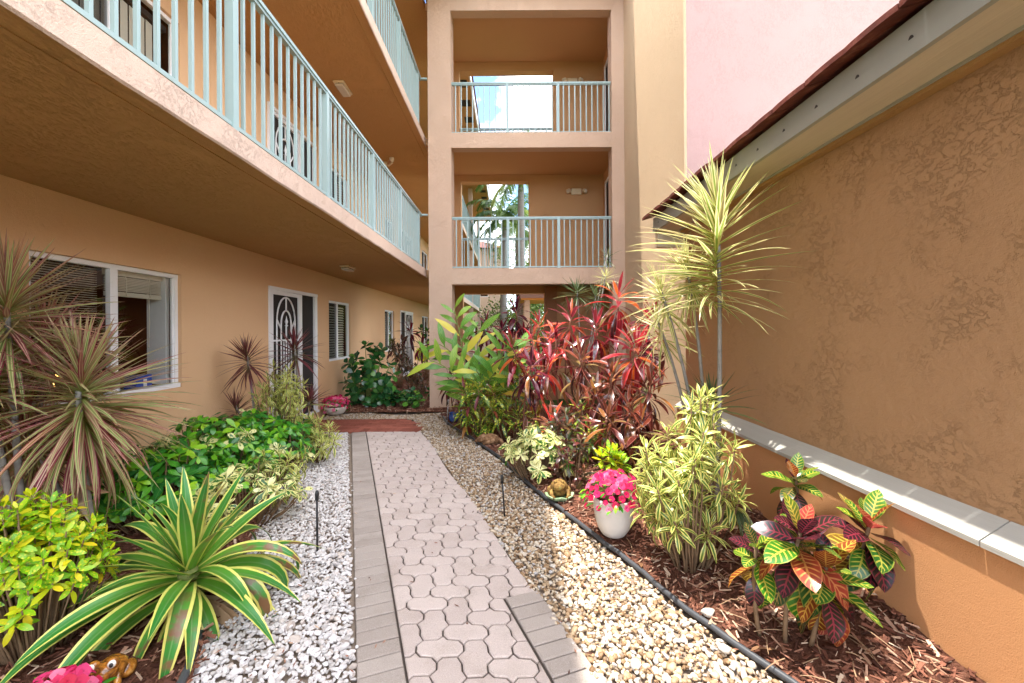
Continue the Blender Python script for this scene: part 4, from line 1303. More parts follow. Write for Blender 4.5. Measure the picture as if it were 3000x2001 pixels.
def bark(name, lo, hi, rings=30.0):
    m = Mat(name, 0.85, 0.15)
    n = m.noise(40, 5, 0.7)
    w = m.noise(rings, 2, 0.5, 0.4, m.pos((0.15, 0.15, 1.0)))
    m.color(m.mix((n + w) * 0.5, lo, hi)).bump(w + n * 0.4, 0.004)
    return m.m
M_CANE = bark('bark_grey_cane', (0.13, 0.115, 0.10), (0.36, 0.335, 0.30))
M_STEMB = bark('bark_brown_stem', (0.10, 0.06, 0.035), (0.28, 0.18, 0.10))
M_STEMG = bark('bark_green_stem', (0.14, 0.17, 0.05), (0.28, 0.30, 0.10))
M_STEMR = bark('bark_red_cane', (0.12, 0.045, 0.03), (0.27, 0.12, 0.07))

def strap_set(W, bends, n=7, fold=0.35): return [dict(n=n, cols=2, W=W, droop=b, fold=fold, twist=(k % 3 - 1) * 0.5, dp=1.5) for k, b in enumerate(bends)]
L_TRI = Leaf('leaf', M_TRI, p_strap, strap_set(0.050, (0.05, 0.12, 0.25, 0.45, 0.9)))
L_DRACD = Leaf('leaf', M_DRACD, p_strap, strap_set(0.050, (0.08, 0.25, 0.5, 0.9)))
L_DRACY = Leaf('leaf', M_DRACY, p_strap, strap_set(0.052, (0.05, 0.2, 0.4, 0.7, 1.1)))
L_DRACG = Leaf('leaf', M_DRACG, p_strap, strap_set(0.055, (0.08, 0.25, 0.5, 0.8)))
L_AGAVE = Leaf('leaf', M_AGAVE, p_agave, [dict(n=14, cols=4, W=0.118, droop=b, fold=0.32, twist=tw, dp=d) for b, tw, d in ((0.15, 0.0, 1.5), (0.6, 0.3, 1.6), (1.1, -0.4, 1.6), (1.7, 0.5, 1.7), (2.3, -0.5, 1.7), (2.8, 0.6, 1.8), (1.2, 0.3, 1.0))])
L_SCHG = Leaf('leaf', M_SCHG, p_obov, [dict(n=5, cols=2, W=0.40, droop=b, fold=0.12, wave=0.05) for b in (0.2, 0.5, 0.9)])
L_SCHV = Leaf('leaf', M_SCHV, p_obov, [dict(n=5, cols=2, W=0.38, droop=b, fold=0.12, wave=0.05) for b in (0.2, 0.5, 0.9)])
L_GOLD = Leaf('leaf', M_GOLD, p_ell, [dict(n=5, cols=2, W=0.34, droop=b, fold=0.15, wave=0.04) for b in (0.2, 0.6)])
L_STRAP = Leaf('leaf', M_STRAP, p_lance, [dict(n=7, cols=2, W=0.15, droop=b, fold=0.25, wave=0.10) for b in (0.4, 0.9, 1.4)])
L_CROTON = Leaf('leaf', M_CROTON, p_ell, [dict(n=9, cols=4, W=0.46, droop=b, fold=0.22, wave=0.10, twist=tw) for b, tw in ((0.25, 0.1), (0.6, -0.2), (0.95, 0.25), (1.3, -0.3))])
L_DARKC = Leaf('leaf', M_DARKC, p_ell, [dict(n=6, cols=2, W=0.30, droop=b, fold=0.2, wave=0.1) for b in (0.3, 0.8)])
CORD_SET = [dict(n=9, cols=2, W=0.155, droop=b, fold=0.30, wave=0.05, twist=tw, dp=1.4) for b, tw in ((0.15, 0.2), (0.45, -0.3), (0.8, 0.3), (1.2, -0.4), (1.7, 0.3))]
L_CORD = Leaf('leaf', M_CORD, p_lance, CORD_SET)
L_CORDD = Leaf('leaf', M_CORDD, p_lance, CORD_SET)
L_CORDB = Leaf('leaf', M_CORDB, p_lance, CORD_SET)
L_GING = Leaf('leaf', M_GING, p_lance, [dict(n=8, cols=2, W=0.225, droop=b, fold=0.18, wave=0.09, twist=0.2) for b in (0.3, 0.7, 1.1)])
L_CLUS = Leaf('leaf', M_CLUS, p_round, [dict(n=5, cols=2, W=0.64, droop=b, fold=0.10) for b in (0.05, 0.3, 0.6)])
L_SONG = Leaf('leaf', M_SONG, p_lance, [dict(n=6, cols=2, W=0.155, droop=b, fold=0.25, dp=1.3) for b in (0.4, 0.9, 1.4, 1.9)])
L_DEAD = Leaf('leaf', M_DEAD, p_lance, [dict(n=7, cols=2, W=0.12, droop=b, fold=0.5, wave=0.2, twist=1.0) for b in (0.8, 1.6)])
L_FALLEN = Leaf('leaf', M_DEAD, p_ell, [dict(n=7, cols=2, W=0.34, droop=b, fold=0.3, wave=0.3, twist=0.4) for b in (0.4, 0.9)])
L_IMP = Leaf('leaf', M_SCHG, p_ell, [dict(n=5, cols=2, W=0.36, droop=b, fold=0.15) for b in (0.3, 0.8)])
L_PETAL = None

def basis(axis):
    a = Vector(axis).normalized()
    return Vector((0, 0, 1)).rotation_difference(a).to_matrix().to_4x4()
def rosette(r, leaf, pos, n, el, ln, axis=(0, 0, 1), down=0.0, bend=(0.0, 0.9), xlim=(-9, 9), jit=8, power=1.0, ylim=(-9, 99), az0=None, flat=1.0):
    """Leaves round a growing tip: the first stand up, the last hang."""
    out = []
    B = basis(axis)
    A = Vector(axis).normalized()
    a0 = r.uniform(0, 6.28) if az0 is None else az0
    for i in range(n):
        t = (i + 0.5) / n
        e = math.radians(el[0] + (el[1] - el[0]) * t ** power + r.uniform(-jit, jit))
        L = (ln[0] + (ln[1] - ln[0]) * min(1, 1.8 * t)) * r.uniform(0.82, 1.12)
        p = Vector(pos) - A * (down * t)
        az = a0 + i * GOLD + r.uniform(-0.25, 0.25)
        for _try in range(5):
            M = B @ Matrix.Rotation(az, 4, 'Z') @ Matrix.Rotation(-e, 4, 'Y')
            tip = p + (M.to_3x3() @ Vector((L * 0.92, 0, 0)))
            if xlim[0] < tip.x < xlim[1] and ylim[0] < tip.y < ylim[1]: break
            az += r.choice((-1, 1)) * r.uniform(0.5, 1.4)
        else:
            continue
        b = min(0.999, max(0, bend[0] + (bend[1] - bend[0]) * t + r.uniform(-0.18, 0.18)))
        out.append((leaf, leaf.pick(b), Matrix.Translation(p) @ M @ Matrix.Rotation(r.uniform(-0.35, 0.35), 4, 'X') @ Matrix.Diagonal((L, L, L, 1)), r.random()))
    return out

def plant(name, label, cat, base, leaves, stems=(), group=None, limit=300, part='leaf'):
    """One plant: stems (mesh parts) and leaves; the nearest ones each an object, the rest one mass."""
    root = thing(name, label, cat, base, group)
    I = Matrix.Translation(-Vector(base))
    for mb, nm, mat in stems: mb.build(nm, mat, root, smooth=True, M=I)
    order = sorted(leaves, key=lambda q: (q[2].translation - CAM).length - 0.3 * q[2].to_scale().x)
    for lf, k, M, rn in order[:limit]: put(part, lf.me[k], root, I @ M)
    rest = order[limit:]
    if rest:
        Vs, Fs, Us, Rn, Mi, off, mats = [], [], [], [], [], 0, []
        for lf, k, M, rn in rest:
            V, F, UV = lf.geo[k]
            A = np.array(I @ M)
            Vs.append(V @ A[:3, :3].T + A[:3, 3]); Fs.append(F + off); off += len(V)
            Us.append(UV); Rn.append(np.full(len(V), rn))
            if lf.mat not in mats: mats.append(lf.mat)
            Mi.append(np.full(len(F), mats.index(lf.mat)))
        me = np_mesh('foliage', np.vstack(Vs), np.vstack(Fs), mats, np.concatenate(Rn), np.concatenate(Mi), True, np.vstack(Us))
        put('foliage', me, root)['kind'] = 'stuff'
    return root
def stem(pts, r0, r1, n=7):
    k = len(pts) - 1
    return MB().tube(pts, [r0 + (r1 - r0) * i / k for i in range(k + 1)], n)
def curve(a, b, sag=(0, 0, 0), n=6):
    a, b, s = Vector(a), Vector(b), Vector(sag)
    return [a.lerp(b, i / n) + s * (4 * (i / n) * (1 - i / n)) for i in range(n + 1)]

# ================================================================== left bed
r = random.Random(101)
LX = (XW + 0.03, 9)
# tricolor dracaena, nearest
lv, st = [], []
b0 = (-2.62, 2.72, 0.03)
hd = Vector((-2.716, 2.70, 1.288))
lv += rosette(r, L_TRI, hd, 300, (86, -58), (0.34, 0.64), (0.06, -0.1, 1), 0.42, (0.0, 0.95), LX, 11, 0.95)
st.append((stem(curve(b0, hd - Vector((0.02, 0, 0.05)), (-0.03, 0, 0)), 0.020, 0.016), 'stem', M_CANE))
h2 = Vector((-3.134, 2.75, 0.879))
lv += rosette(r, L_TRI, h2, 90, (70, -55), (0.28, 0.5), (-0.2, -0.2, 1), 0.25, (0.1, 0.95), LX)
st.append((stem(curve((-2.72, 2.74, 0.03), h2, (0.04, 0, 0)), 0.018, 0.014), 'stem', M_CANE))
lv += rosette(r, L_DEAD, hd - Vector((0, 0, 0.42)), 9, (-60, -80), (0.35, 0.5), (0, 0, 1), 0.1, (0.2, 0.8), LX)
plant('dracaena', 'tricolor spiky dracaena with pink striped leaves in front of the left window', 'dracaena', b0, lv, st)
lv, st = [], []
b0 = (-3.02, 2.62, 0.03)
for q, nn, le in (((-3.096, 2.62, 1.768), 180, 0.64), ((-3.107, 2.50, 1.357), 110, 0.55), ((-3.326, 3.05, 1.542), 130, 0.56), ((-3.369, 2.80, 1.115), 110, 0.55)):
    q = Vector(q)
    lv += rosette(r, L_TRI if nn != 170 else L_TRI, q, nn, (84, -50), (le * 0.55, le), (r.uniform(-0.1, 0.25), -0.05, 1), 0.32, (0.0, 0.8), LX, 8)
    st.append((stem(curve((b0[0] + r.uniform(-0.1, 0.12), b0[1] + r.uniform(-0.08, 0.08), 0.02), q, (r.uniform(-0.06, 0.06), 0, 0)), 0.021, 0.015), 'stem', M_CANE))
plant('dracaena', 'taller tricolor spiky dracaena at the far left edge reaching up to the soffit', 'dracaena', b0, lv, st)

# schefflera hedge
def schefflera(r, leaf, c, rad, h, n, L=0.105, xlim=(-9, 9), z0=0.05, alt=None, alt_f=0.0):
    lv, st = [], MB()
    for i in range(n):
        a, q = r.uniform(0, 2 * pi), math.sqrt(r.random())
        x, y = c[0] + rad[0] * q * math.cos(a), c[1] + rad[1] * q * math.sin(a)
        z = z0 + h * (0.25 + 0.75 * math.sqrt(max(0, 1 - q * q)) * r.uniform(0.55, 1.05))
        if x < xlim[0] or x > xlim[1]: continue
        out = Vector((math.cos(a) * q * 0.9, math.sin(a) * q * 0.9, 0.8)) + Vector((r.uniform(-.25, .25), r.uniform(-.4, .1), 0))
        p = Vector((x, y, z))
        st.tube(curve((c[0] + (x - c[0]) * 0.45, c[1] + (y - c[1]) * 0.45, z0 - 0.03), p, (0, 0, -0.03), 3), [0.007, 0.006, 0.005, 0.004], 5)
        lf = alt if alt and r.random() < alt_f else leaf
        for k in range(1):
            ll = L * r.uniform(0.75, 1.2)
            lv += rosette(r, lf, p, r.choice((7, 8, 9)), (18, -12), (ll * 0.9, ll), out, 0.004, (0.0, 0.9), xlim, 10)
    return lv, [(st, 'stem', M_STEMB)]
r = random.Random(7)
HX = (XW + 0.04, 9)
for c, rad, h, n, lab in (
        ((-2.72, 3.30), (0.62, 0.42), 0.58, 110, 'dark green umbrella shrub beneath the tricolor dracaena'),
        ((-2.80, 4.02), (0.55, 0.45), 0.66, 100, 'glossy green umbrella shrub below the right end of the front window'),
        ((-2.86, 4.75), (0.50, 0.42), 0.58, 80, 'green umbrella shrub against the tan wall left of the screen door')):
    lv, st = schefflera(r, L_SCHG, c, rad, h, n, 0.112, HX, 0.04, L_SCHV, 0.06)
    plant('umbrella_shrub', lab, 'shrub', (c[0], c[1], 0.03), lv, st, 'umbrella shrubs in the left bed')
lv, st = schefflera(r, L_SCHV, (-2.05, 3.32), (0.36, 0.50), 0.46, 60, 0.095, HX, 0.04, L_SCHG, 0.25)
plant('umbrella_shrub', 'cream and green variegated umbrella shrub behind the agave', 'shrub', (-2.05, 3.32, 0.03), lv, st, 'umbrella shrubs in the left bed')
lv, st = schefflera(r, L_SCHG, (-2.44, 4.60), (0.26, 0.80), 0.50, 85, 0.10, (XW + 0.04, -2.0), 0.04, L_SCHV, 0.1)
plant('umbrella_shrub', 'bright green umbrella shrub at the edge of the white gravel', 'shrub', (-2.46, 4.60, 0.03), lv, st, 'umbrella shrubs in the left bed')

# agave
r = random.Random(33)
b0 = Vector((-1.76, 2.33, 0.10))
lv = []
spec = []
for i in range(66):
    t = i / 65
    el = 84 - 118 * t ** 0.92
    az = i * GOLD + r.uniform(-0.2, 0.2)
    L = (0.52 + 0.20 * min(1, 2.2 * t)) * r.uniform(0.9, 1.1) * (0.88 if t > 0.85 else 1)
    if t < 0.25: k = r.choice((0, 0, 1))
    elif t < 0.55: k = r.choice((1, 2, 3, 4))
    elif t < 0.8: k = r.choice((3, 4, 5, 2))
    else: k = r.choice((2, 6, 3))
    M = Matrix.Translation(b0 + Vector((0, 0, 0.10 * (1 - t)))) @ Matrix.Rotation(az, 4, 'Z') @ Matrix.Rotation(-math.radians(el + r.uniform(-5, 5)), 4, 'Y') @ Matrix.Rotation(r.uniform(-0.2, 0.2), 4, 'X')
    # keep the tip above the ground
    tip = min((M @ Matrix.Diagonal((L, L, L, 1)) @ Vector(v)).z for v in L_AGAVE.geo[k][0][-6:])
    if tip < 0.02: M = Matrix.Translation((0, 0, 0)) @ M @ Matrix.Rotation(-min(0.5, (0.02 - tip) / L * 1.1), 4, 'Y')
    lv.append((L_AGAVE, k, M @ Matrix.Diagonal((L, L, L, 1)), r.random()))
for i in range(10):
    az = -1.9 + i * 0.35 + r.uniform(-0.2, 0.2)
    lv += [(L_DEAD, r.randrange(2), Matrix.Translation(b0 - Vector((0, 0, 0.03))) @ Matrix.Rotation(az, 4, 'Z') @ Matrix.Rotation(0.12, 4, 'Y') @ Matrix.Diagonal((0.5, 0.5, 0.2, 1)), r.random())]
plant('agave', 'large agave with arching green yellow edged leaves beside the white gravel', 'agave', tuple(b0), lv, [(MB().lathe([(0.0, -0.1), (0.06, -0.1), (0.075, 0.0), (0.05, 0.1), (0.0, 0.16)], 14, tuple(b0)), 'stem', M_STEMG)])

# gold dust croton
r = random.Random(41)
lv, st = [], MB()
for i in range(210):
    a, q = r.uniform(0, 2 * pi), math.sqrt(r.random())
    x, y = -2.21 + 0.30 * q * math.cos(a), 1.98 + 0.26 * q * math.sin(a)
    z = 0.32 + 0.44 * math.sqrt(max(0.0, 1 - q * q)) * r.uniform(0.6, 1.05) - 0.10 * q * r.random()
    ax = Vector((math.cos(a) * q, math.sin(a) * q, 0.9))
    lv += rosette(r, L_GOLD, (x, y, z), 9, (60, -15), (0.045, 0.075), ax, 0.05, (0, 0.9))
    st.tube(curve((-2.2 + 0.1 * math.cos(a) * q, 1.98 + 0.1 * math.sin(a) * q, 0.0), (x, y, z), (0, 0, 0.02), 3), [0.006, 0.005, 0.004, 0.003], 5)
plant('croton_shrub', 'bright yellow and green speckled croton in the lower left corner', 'shrub', (-2.21, 1.98, 0.03), lv, [(st, 'stem', M_STEMB)])

# by the screen door
r = random.Random(55)
lv, st = [], []
b0 = (-2.95, 4.92, 0.03)
for q, nn, le in (((-3.024, 4.90, 1.260), 95, 0.40), ((-3.217, 5.00, 0.636), 60, 0.36)):
    lv += rosette(r, L_DRACD, q, nn, (84, -45), (0.22, le), (r.uniform(-0.1, 0.1), -0.1, 1), 0.18, (0, 0.7), LX)
    st.append((stem(curve((b0[0] + r.uniform(-.05, .05), b0[1], 0.02), q, (0.02, 0, 0)), 0.014, 0.012), 'stem', M_CANE))
plant('dracaena', 'dark red spiky dracaena on a bare grey cane left of the screen door', 'dracaena', b0, lv, st)
lv, st = [], []
b0 = (-2.62, 5.45, 0.03)
q = (-2.727, 5.40, 1.340)
lv += rosette(r, L_DRACD, q, 90, (86, -35), (0.22, 0.42), (0, -0.1, 1), 0.18, (0, 0.7), LX)
st.append((stem(curve(b0, q), 0.014, 0.012), 'stem', M_CANE))
plant('dracaena', 'reddish dracaena in front of the white screen door grille', 'dracaena', b0, lv, st)
lv = rosette(r, L_DRACD, (-2.805, 5.95, 0.537), 55, (86, -5), (0.24, 0.42), (0.05, -0.1, 1), 0.06, (0, 0.75), LX)
lv += rosette(r, L_DRACY, (-2.805, 5.95, 0.513), 14, (30, -20), (0.3, 0.42), (0.05, -0.1, 1), 0.06, (0.2, 0.9), LX)
plant('dracaena', 'small bronze dracaena clump low beside the door jamb', 'dracaena', (-2.806, 5.95, 0.346), lv, [(stem(curve((-2.806, 5.95, 0.313), (-2.805, 5.95, 0.560)), 0.014, 0.012), 'stem', M_CANE)])
def song(r, c, rad, z0, z1, n, L, nleaf, xlim=(-9, 9), ylim=(-9, 99), lean=0.25, lowf=0.2):
    lv, st = [], []
    for i in range(n):
        a, q = r.uniform(0, 2 * pi), math.sqrt(r.random())
        x, y = c[0] + rad[0] * q * math.cos(a), c[1] + rad[1] * q * math.sin(a)
        top = z1 - (z1 - z0) * 0.35 * q * q
        z = z0 + (top - z0) * (r.uniform(lowf, 1.0) ** 0.8)
        if not xlim[0] < x < xlim[1]: continue
        ax = Vector((math.cos(a) * q * lean * 2, math.sin(a) * q * lean * 2 - 0.1, 1))
        lv += rosette(r, L_SONG, (x, y, z), nleaf, (80, -25), (L * 0.7, L), ax, 0.13, (0.0, 0.95), xlim, 9, 0.8, ylim)
        bx = (c[0] + (x - c[0]) * 0.35, c[1] + (y - c[1]) * 0.35, z0 - 0.12)
        st.append((stem(curve(bx, (x, y, z), (r.uniform(-.03, .03), 0, 0), 5), 0.0075, 0.005, 6), 'stem', M_STEMB))
    return lv, st
lv, st = song(r, (-2.68, 5.0), (0.26, 0.26), 0.20, 1.22, 34, 0.155, 20, LX)
plant('song_of_india', 'tall yellow striped leafy shrub in front of the white screen door', 'shrub', (-2.68, 5.0, 0.03), lv, st)
lv, st = song(r, (-2.25, 4.95), (0.30, 0.45), 0.12, 0.52, 16, 0.155, 18, (XW, -1.75))
plant('song_of_india', 'low yellow striped shrub leaning over the white gravel before the brick landing', 'shrub', (-2.25, 4.95, 0.03), lv, st)
lv, st = song(r, (-2.0, 3.75), (0.22, 0.25), 0.15, 0.48, 10, 0.14, 18, (XW, -1.7))
plant('song_of_india', 'small pale striped shrub behind the tall leaves of the agave', 'shrub', (-2.0, 3.75, 0.03), lv, st)

# pots of pink flowers
PET = leaf_arrays(p_round, n=4, cols=2, W=0.95, droop=0.5, fold=0.1)
def flower_mesh():
    Vs, Fs, Us, off = [], [], [], 0
    for k in range(5):
        A = np.array(Matrix.Rotation(2 * pi * k / 5, 3, 'Z') @ Matrix.Rotation(-0.42, 3, 'Y'))
        Vs.append(PET[0] @ A.T + np.array([0, 0, 0.02 * (k % 2)])); Fs.append(PET[1] + off); off += len(PET[0]); Us.append(PET[2])
    return np_mesh('flower', np.vstack(Vs), np.vstack(Fs), M_PETAL, smooth=True, uv=np.vstack(Us))
ME_FLOWER = flower_mesh()
def flowers(name, label, c, rad, h, nf, nl, seed, fr=0.024, squash=1.0):
    r = random.Random(seed)
    t = thing(name, label, 'flowers', c, 'pink flowers in pots')
    for i in range(nf):
        a, q = i * GOLD, math.sqrt((i + 0.5) / nf)
        x, y = rad * q * math.cos(a), rad * q * math.sin(a)
        z = h * math.sqrt(max(0.03, 1 - q * q)) - 0.30 * h * max(0, q - 0.75) * 4 + r.uniform(-0.02, 0.02)
        ax = Vector((x * 1.1, y * 1.1, 0.06 + rad * 0.45 * (1 - q * 0.6))) + Vector((r.uniform(-.06, .06), r.uniform(-.10, .02), 0))
        s = fr * r.uniform(0.8, 1.25)
        put('flower', ME_FLOWER, t, Matrix.Translation((x, y, z)) @ basis(ax) @ Matrix.Rotation(r.uniform(0, 6), 4, 'Z') @ Matrix.Diagonal((s, s, s, 1)))
    for i in range(nl):
        a, q = r.uniform(0, 6.28), math.sqrt(r.random())
        x, y = rad * 0.97 * q * math.cos(a), rad * 0.97 * q * math.sin(a)
        z = h * math.sqrt(max(0.02, 1 - q * q)) * r.uniform(0.5, 0.98) - 0.25 * h * max(0, q - 0.75) * 4
        L = r.uniform(0.045, 0.075)
        put('leaf', L_IMP.me[r.randrange(2)], t, Matrix.Translation((x, y, z)) @ Matrix.Rotation(a + r.uniform(-.8, .8), 4, 'Z') @ Matrix.Rotation(-r.uniform(-0.7, 0.8), 4, 'Y') @ Matrix.Diagonal((L, L, L, 1)))
    m = MB()
    for i in range(14):
        a = r.uniform(0, 6.28)
        m.tube([(0.03 * math.cos(a), 0.03 * math.sin(a), -0.06), (rad * 0.5 * math.cos(a), rad * 0.5 * math.sin(a), h * 0.55)], 0.004, 5)
    m.build('stem', M_STEMG, t)
def pot(label, loc, prof, mat, n=36, rim=0.012):
    t = thing('flower_pot', label, 'flower pot', loc)
    inner = [(max(0.0, rr - rim), z) for rr, z in prof[::-1] if z > prof[-1][1] * 0.55]
    MB().lathe(prof + [(prof[-1][0] - rim * 0.5, prof[-1][1] + 0.004)] + inner, n).build('body', mat, t, smooth=True)
    zt = prof[-1][1] - 0.03
    MB().lathe([(0.0, zt), (prof[-1][0] - rim * 1.2, zt)], n).build('potting_soil', M_SOIL.m, t)
def ceramic(name, lo, hi, rough=0.45):
    m = Mat(name, rough, 0.4)
    n = m.noise(18, 5, 0.65, vec=m.pos(obj=True))
    m.color(m.mix(n, lo, hi)).bump(m.noise(120, 3, 0.5, vec=m.pos(obj=True)), 0.001)
    return m.m
M_POT = ceramic('pot_white', (0.60, 0.56, 0.50), (0.68, 0.64, 0.58), 0.55)
PX, PY = 0.735, 3.05
PZ = zr(PX, PY) + 0.004
pot('tall rounded cream white pot of pink flowers on the mulch at right', (PX, PY, PZ), [(0.0, 0.0), (0.068, 0.0), (0.085, 0.012), (0.112, 0.055), (0.130, 0.115), (0.139, 0.18), (0.143, 0.25), (0.141, 0.268)], M_POT)
flowers('flower_clump', 'mound of pink flowers in the tall rounded cream pot on the mulch', (PX, PY, PZ + 0.262), 0.215, 0.17, 118, 110, 3, 0.025)
BX, BY = -3.16, 7.72
pot('low white bowl of pink flowers on pebbles by the round leaved shrub', (BX, BY, 0.004), [(0.0, 0.0), (0.10, 0.0), (0.15, 0.03), (0.185, 0.09), (0.19, 0.13), (0.188, 0.145)], M_POT)
flowers('flower_clump', 'mound of pink flowers in the low white bowl near the door', (BX, BY, 0.14), 0.27, 0.20, 85, 60, 4, 0.030)
pot('small dark pot of pink flowers half hidden by striped leaves before the door', (-2.62, 5.50, 0.03), [(0.0, 0.0), (0.07, 0.0), (0.09, 0.10), (0.095, 0.13)], ceramic('pot_dark', (0.05, 0.03, 0.025), (0.09, 0.06, 0.05)))
flowers('flower_clump', 'pink flowers half hidden behind striped leaves before the door', (-2.62, 5.50, 0.17), 0.14, 0.12, 42, 26, 5, 0.026)
pot('clay pot of pink flowers at the bottom left edge', (-1.70, 1.585, 0.02), [(0.0, 0.0), (0.06, 0.0), (0.085, 0.10), (0.09, 0.115)], ceramic('pot_clay', (0.28, 0.10, 0.05), (0.36, 0.15, 0.08)))
flowers('flower_clump', 'magenta flowers just entering the bottom left edge', (-1.70, 1.585, 0.115), 0.125, 0.105, 46, 30, 6, 0.026)

# frog ornament, bottom left
M_GLAZE = Mat('amber_glaze', 0.16, 0.6)
_n = M_GLAZE.noise(24, 5, 0.6, 1.0, M_GLAZE.pos(obj=True))
M_GLAZE.color(M_GLAZE.ramp(_n, [(0.35, (0.10, 0.035, 0.008)), (0.55, (0.40, 0.15, 0.02)), (0.7, (0.58, 0.30, 0.08))]))
M_EYEW = plain('eye_white', (0.75, 0.72, 0.65), 0.2, 0.5)
def frog(label, loc, rz, s, mat, eyes=True):
    t = thing('frog_ornament', label, 'ornament', loc, None, rz)
    m = MB()
    m.ball((0, 0.02 * s, 0.055 * s), (0.062 * s, 0.075 * s, 0.056 * s), 18, 12)
    m.ball((0, -0.045 * s, 0.092 * s), (0.055 * s, 0.048 * s, 0.040 * s), 18, 12)
    for q in (-1, 1):
        m.ball((0.055 * s * q, 0.045 * s, 0.032 * s), (0.030 * s, 0.050 * s, 0.034 * s), 12, 8)
        m.tube([(0.040 * s * q, -0.03 * s, 0.07 * s), (0.052 * s * q, -0.05 * s, 0.035 * s), (0.050 * s * q, -0.075 * s, 0.008 * s)], [0.018 * s, 0.015 * s, 0.012 * s], 8)
        m.ball((0.052 * s * q, -0.085 * s, 0.007 * s), (0.018 * s, 0.024 * s, 0.007 * s), 10, 6)
        m.ball((0.034 * s * q, -0.045 * s, 0.125 * s), 0.025 * s, 12, 8)
    b = m.mesh('body', mat, True)
    put('body', b, t)
    m = MB()
    m.tube([(0.046 * s * math.cos(k), -0.048 * s - 0.047 * s * math.sin(k), (0.085 - 0.006 * math.sin(k)) * s) for k in np.linspace(0.15, pi - 0.15, 12)], 0.003 * s, 5)
    m.build('mouth', M_DARK, t)
    if eyes:
        for q in (-1, 1):
            MB().ball((0.036 * s * q, -0.056 * s, 0.129 * s), 0.0175 * s, 12, 8).build('eye', M_EYEW, t, smooth=True)
            MB().ball((0.038 * s * q, -0.069 * s, 0.131 * s), (0.0085 * s, 0.006 * s, 0.0105 * s), 10, 8).build('pupil', M_BLACK, t, smooth=True)
    return t
frog('amber glazed ceramic frog with big white rimmed eyes in the bottom left mulch', (-1.70, 1.80, 0.015), 0.35, 0.92, M_GLAZE.m)

# frog planter by the white pot, clay figure and blue pots
M_MOSS = Mat('mossy_stone', 0.8, 0.2)
_n = M_MOSS.noise(30, 5, 0.65, 0.6, M_MOSS.pos(obj=True))
M_MOSS.color(M_MOSS.ramp(_n, [(0.3, (0.06, 0.03, 0.012)), (0.5, (0.20, 0.11, 0.03)), (0.62, (0.30, 0.19, 0.05)), (0.75, (0.16, 0.30, 0.12))])).bump(_n, 0.006)
M_SHELL = ceramic('mint_glaze', (0.14, 0.30, 0.12), (0.40, 0.46, 0.28), 0.35)
fx, fy = 0.425, 3.70
t = thing('frog_planter', 'mossy brown stone frog on a green rimmed leaf dish left of the white pot', 'ornament', (fx, fy, zr(fx, fy)))
v, f = [], []
for j, (rr, z) in enumerate(((0.0, 0.012), (0.07, 0.012), (0.10, 0.03), (0.125, 0.055), (0.115, 0.058), (0.08, 0.03), (0.0, 0.02))):
    for k in range(28):
        a = 2 * pi * k / 28
        w = 1 + 0.07 * math.sin(7 * a) * (rr > 0.09)
        v.append((rr * w * math.cos(a), rr * w * 0.8 * math.sin(a), z + 0.008 * math.sin(7 * a) * (rr > 0.09)))
for j in range(6):
    for k in range(28):
        q = (k + 1) % 28
        f.append((j * 28 + k, j * 28 + q, j * 28 + 28 + q, j * 28 + 28 + k))
MB().add(v, f).build('dish', M_SHELL, t, smooth=True)
m = MB()
m.ball((0, 0.03, 0.10), (0.080, 0.075, 0.075), 16, 10)
m.ball((-0.01, -0.03, 0.135), (0.062, 0.055, 0.042), 16, 10)
for q in (-1, 1):
    m.ball((0.028 * q - 0.01, -0.035, 0.172), 0.018, 10, 8)
    m.tube([(0.06 * q, -0.01, 0.09), (0.075 * q, -0.04, 0.06), (0.05 * q, -0.075, 0.045)], [0.024, 0.02, 0.014], 8)
    m.ball((0.075 * q, 0.05, 0.07), (0.03, 0.05, 0.04), 12, 8)
m.build('frog', M_MOSS.m, t, smooth=True)

M_TERRA = Mat('terracotta_worn', 0.85, 0.15)
_n = M_TERRA.noise(22, 5, 0.65, 0.4, M_TERRA.pos(obj=True))
M_TERRA.color(M_TERRA.ramp(_n, [(0.3, (0.09, 0.045, 0.022)), (0.55, (0.26, 0.14, 0.07)), (0.75, (0.42, 0.28, 0.17))])).bump(_n, 0.004)
gx, gy = -0.27, 5.55
t = thing('clay_figure', 'brown clay animal figure resting on mulch behind the tan pebbles', 'ornament', (gx, gy, zr(gx, gy) + 0.0), None, -0.3)
m = MB()
m.ball((0.02, 0, 0.075), (0.115, 0.07, 0.075), 16, 10)
m.tube([(-0.06, 0, 0.08), (-0.12, -0.01, 0.075), (-0.165, -0.015, 0.05)], [0.055, 0.045, 0.022], 10)
m.ball((-0.175, -0.015, 0.045), (0.028, 0.024, 0.022), 10, 8)
m.tube([(0.09, -0.04, 0.08), (0.02, -0.075, 0.05), (-0.06, -0.08, 0.025)], [0.03, 0.026, 0.018], 8)
m.tube([(0.10, 0.03, 0.07), (0.16, 0.02, 0.05), (0.19, 0.0, 0.02)], [0.035, 0.026, 0.014], 8)
for q in (-1, 1): m.ball((-0.09, 0.04 * q, 0.115), (0.02, 0.012, 0.028), 8, 6)
m.build('body', M_TERRA.m, t, smooth=True)

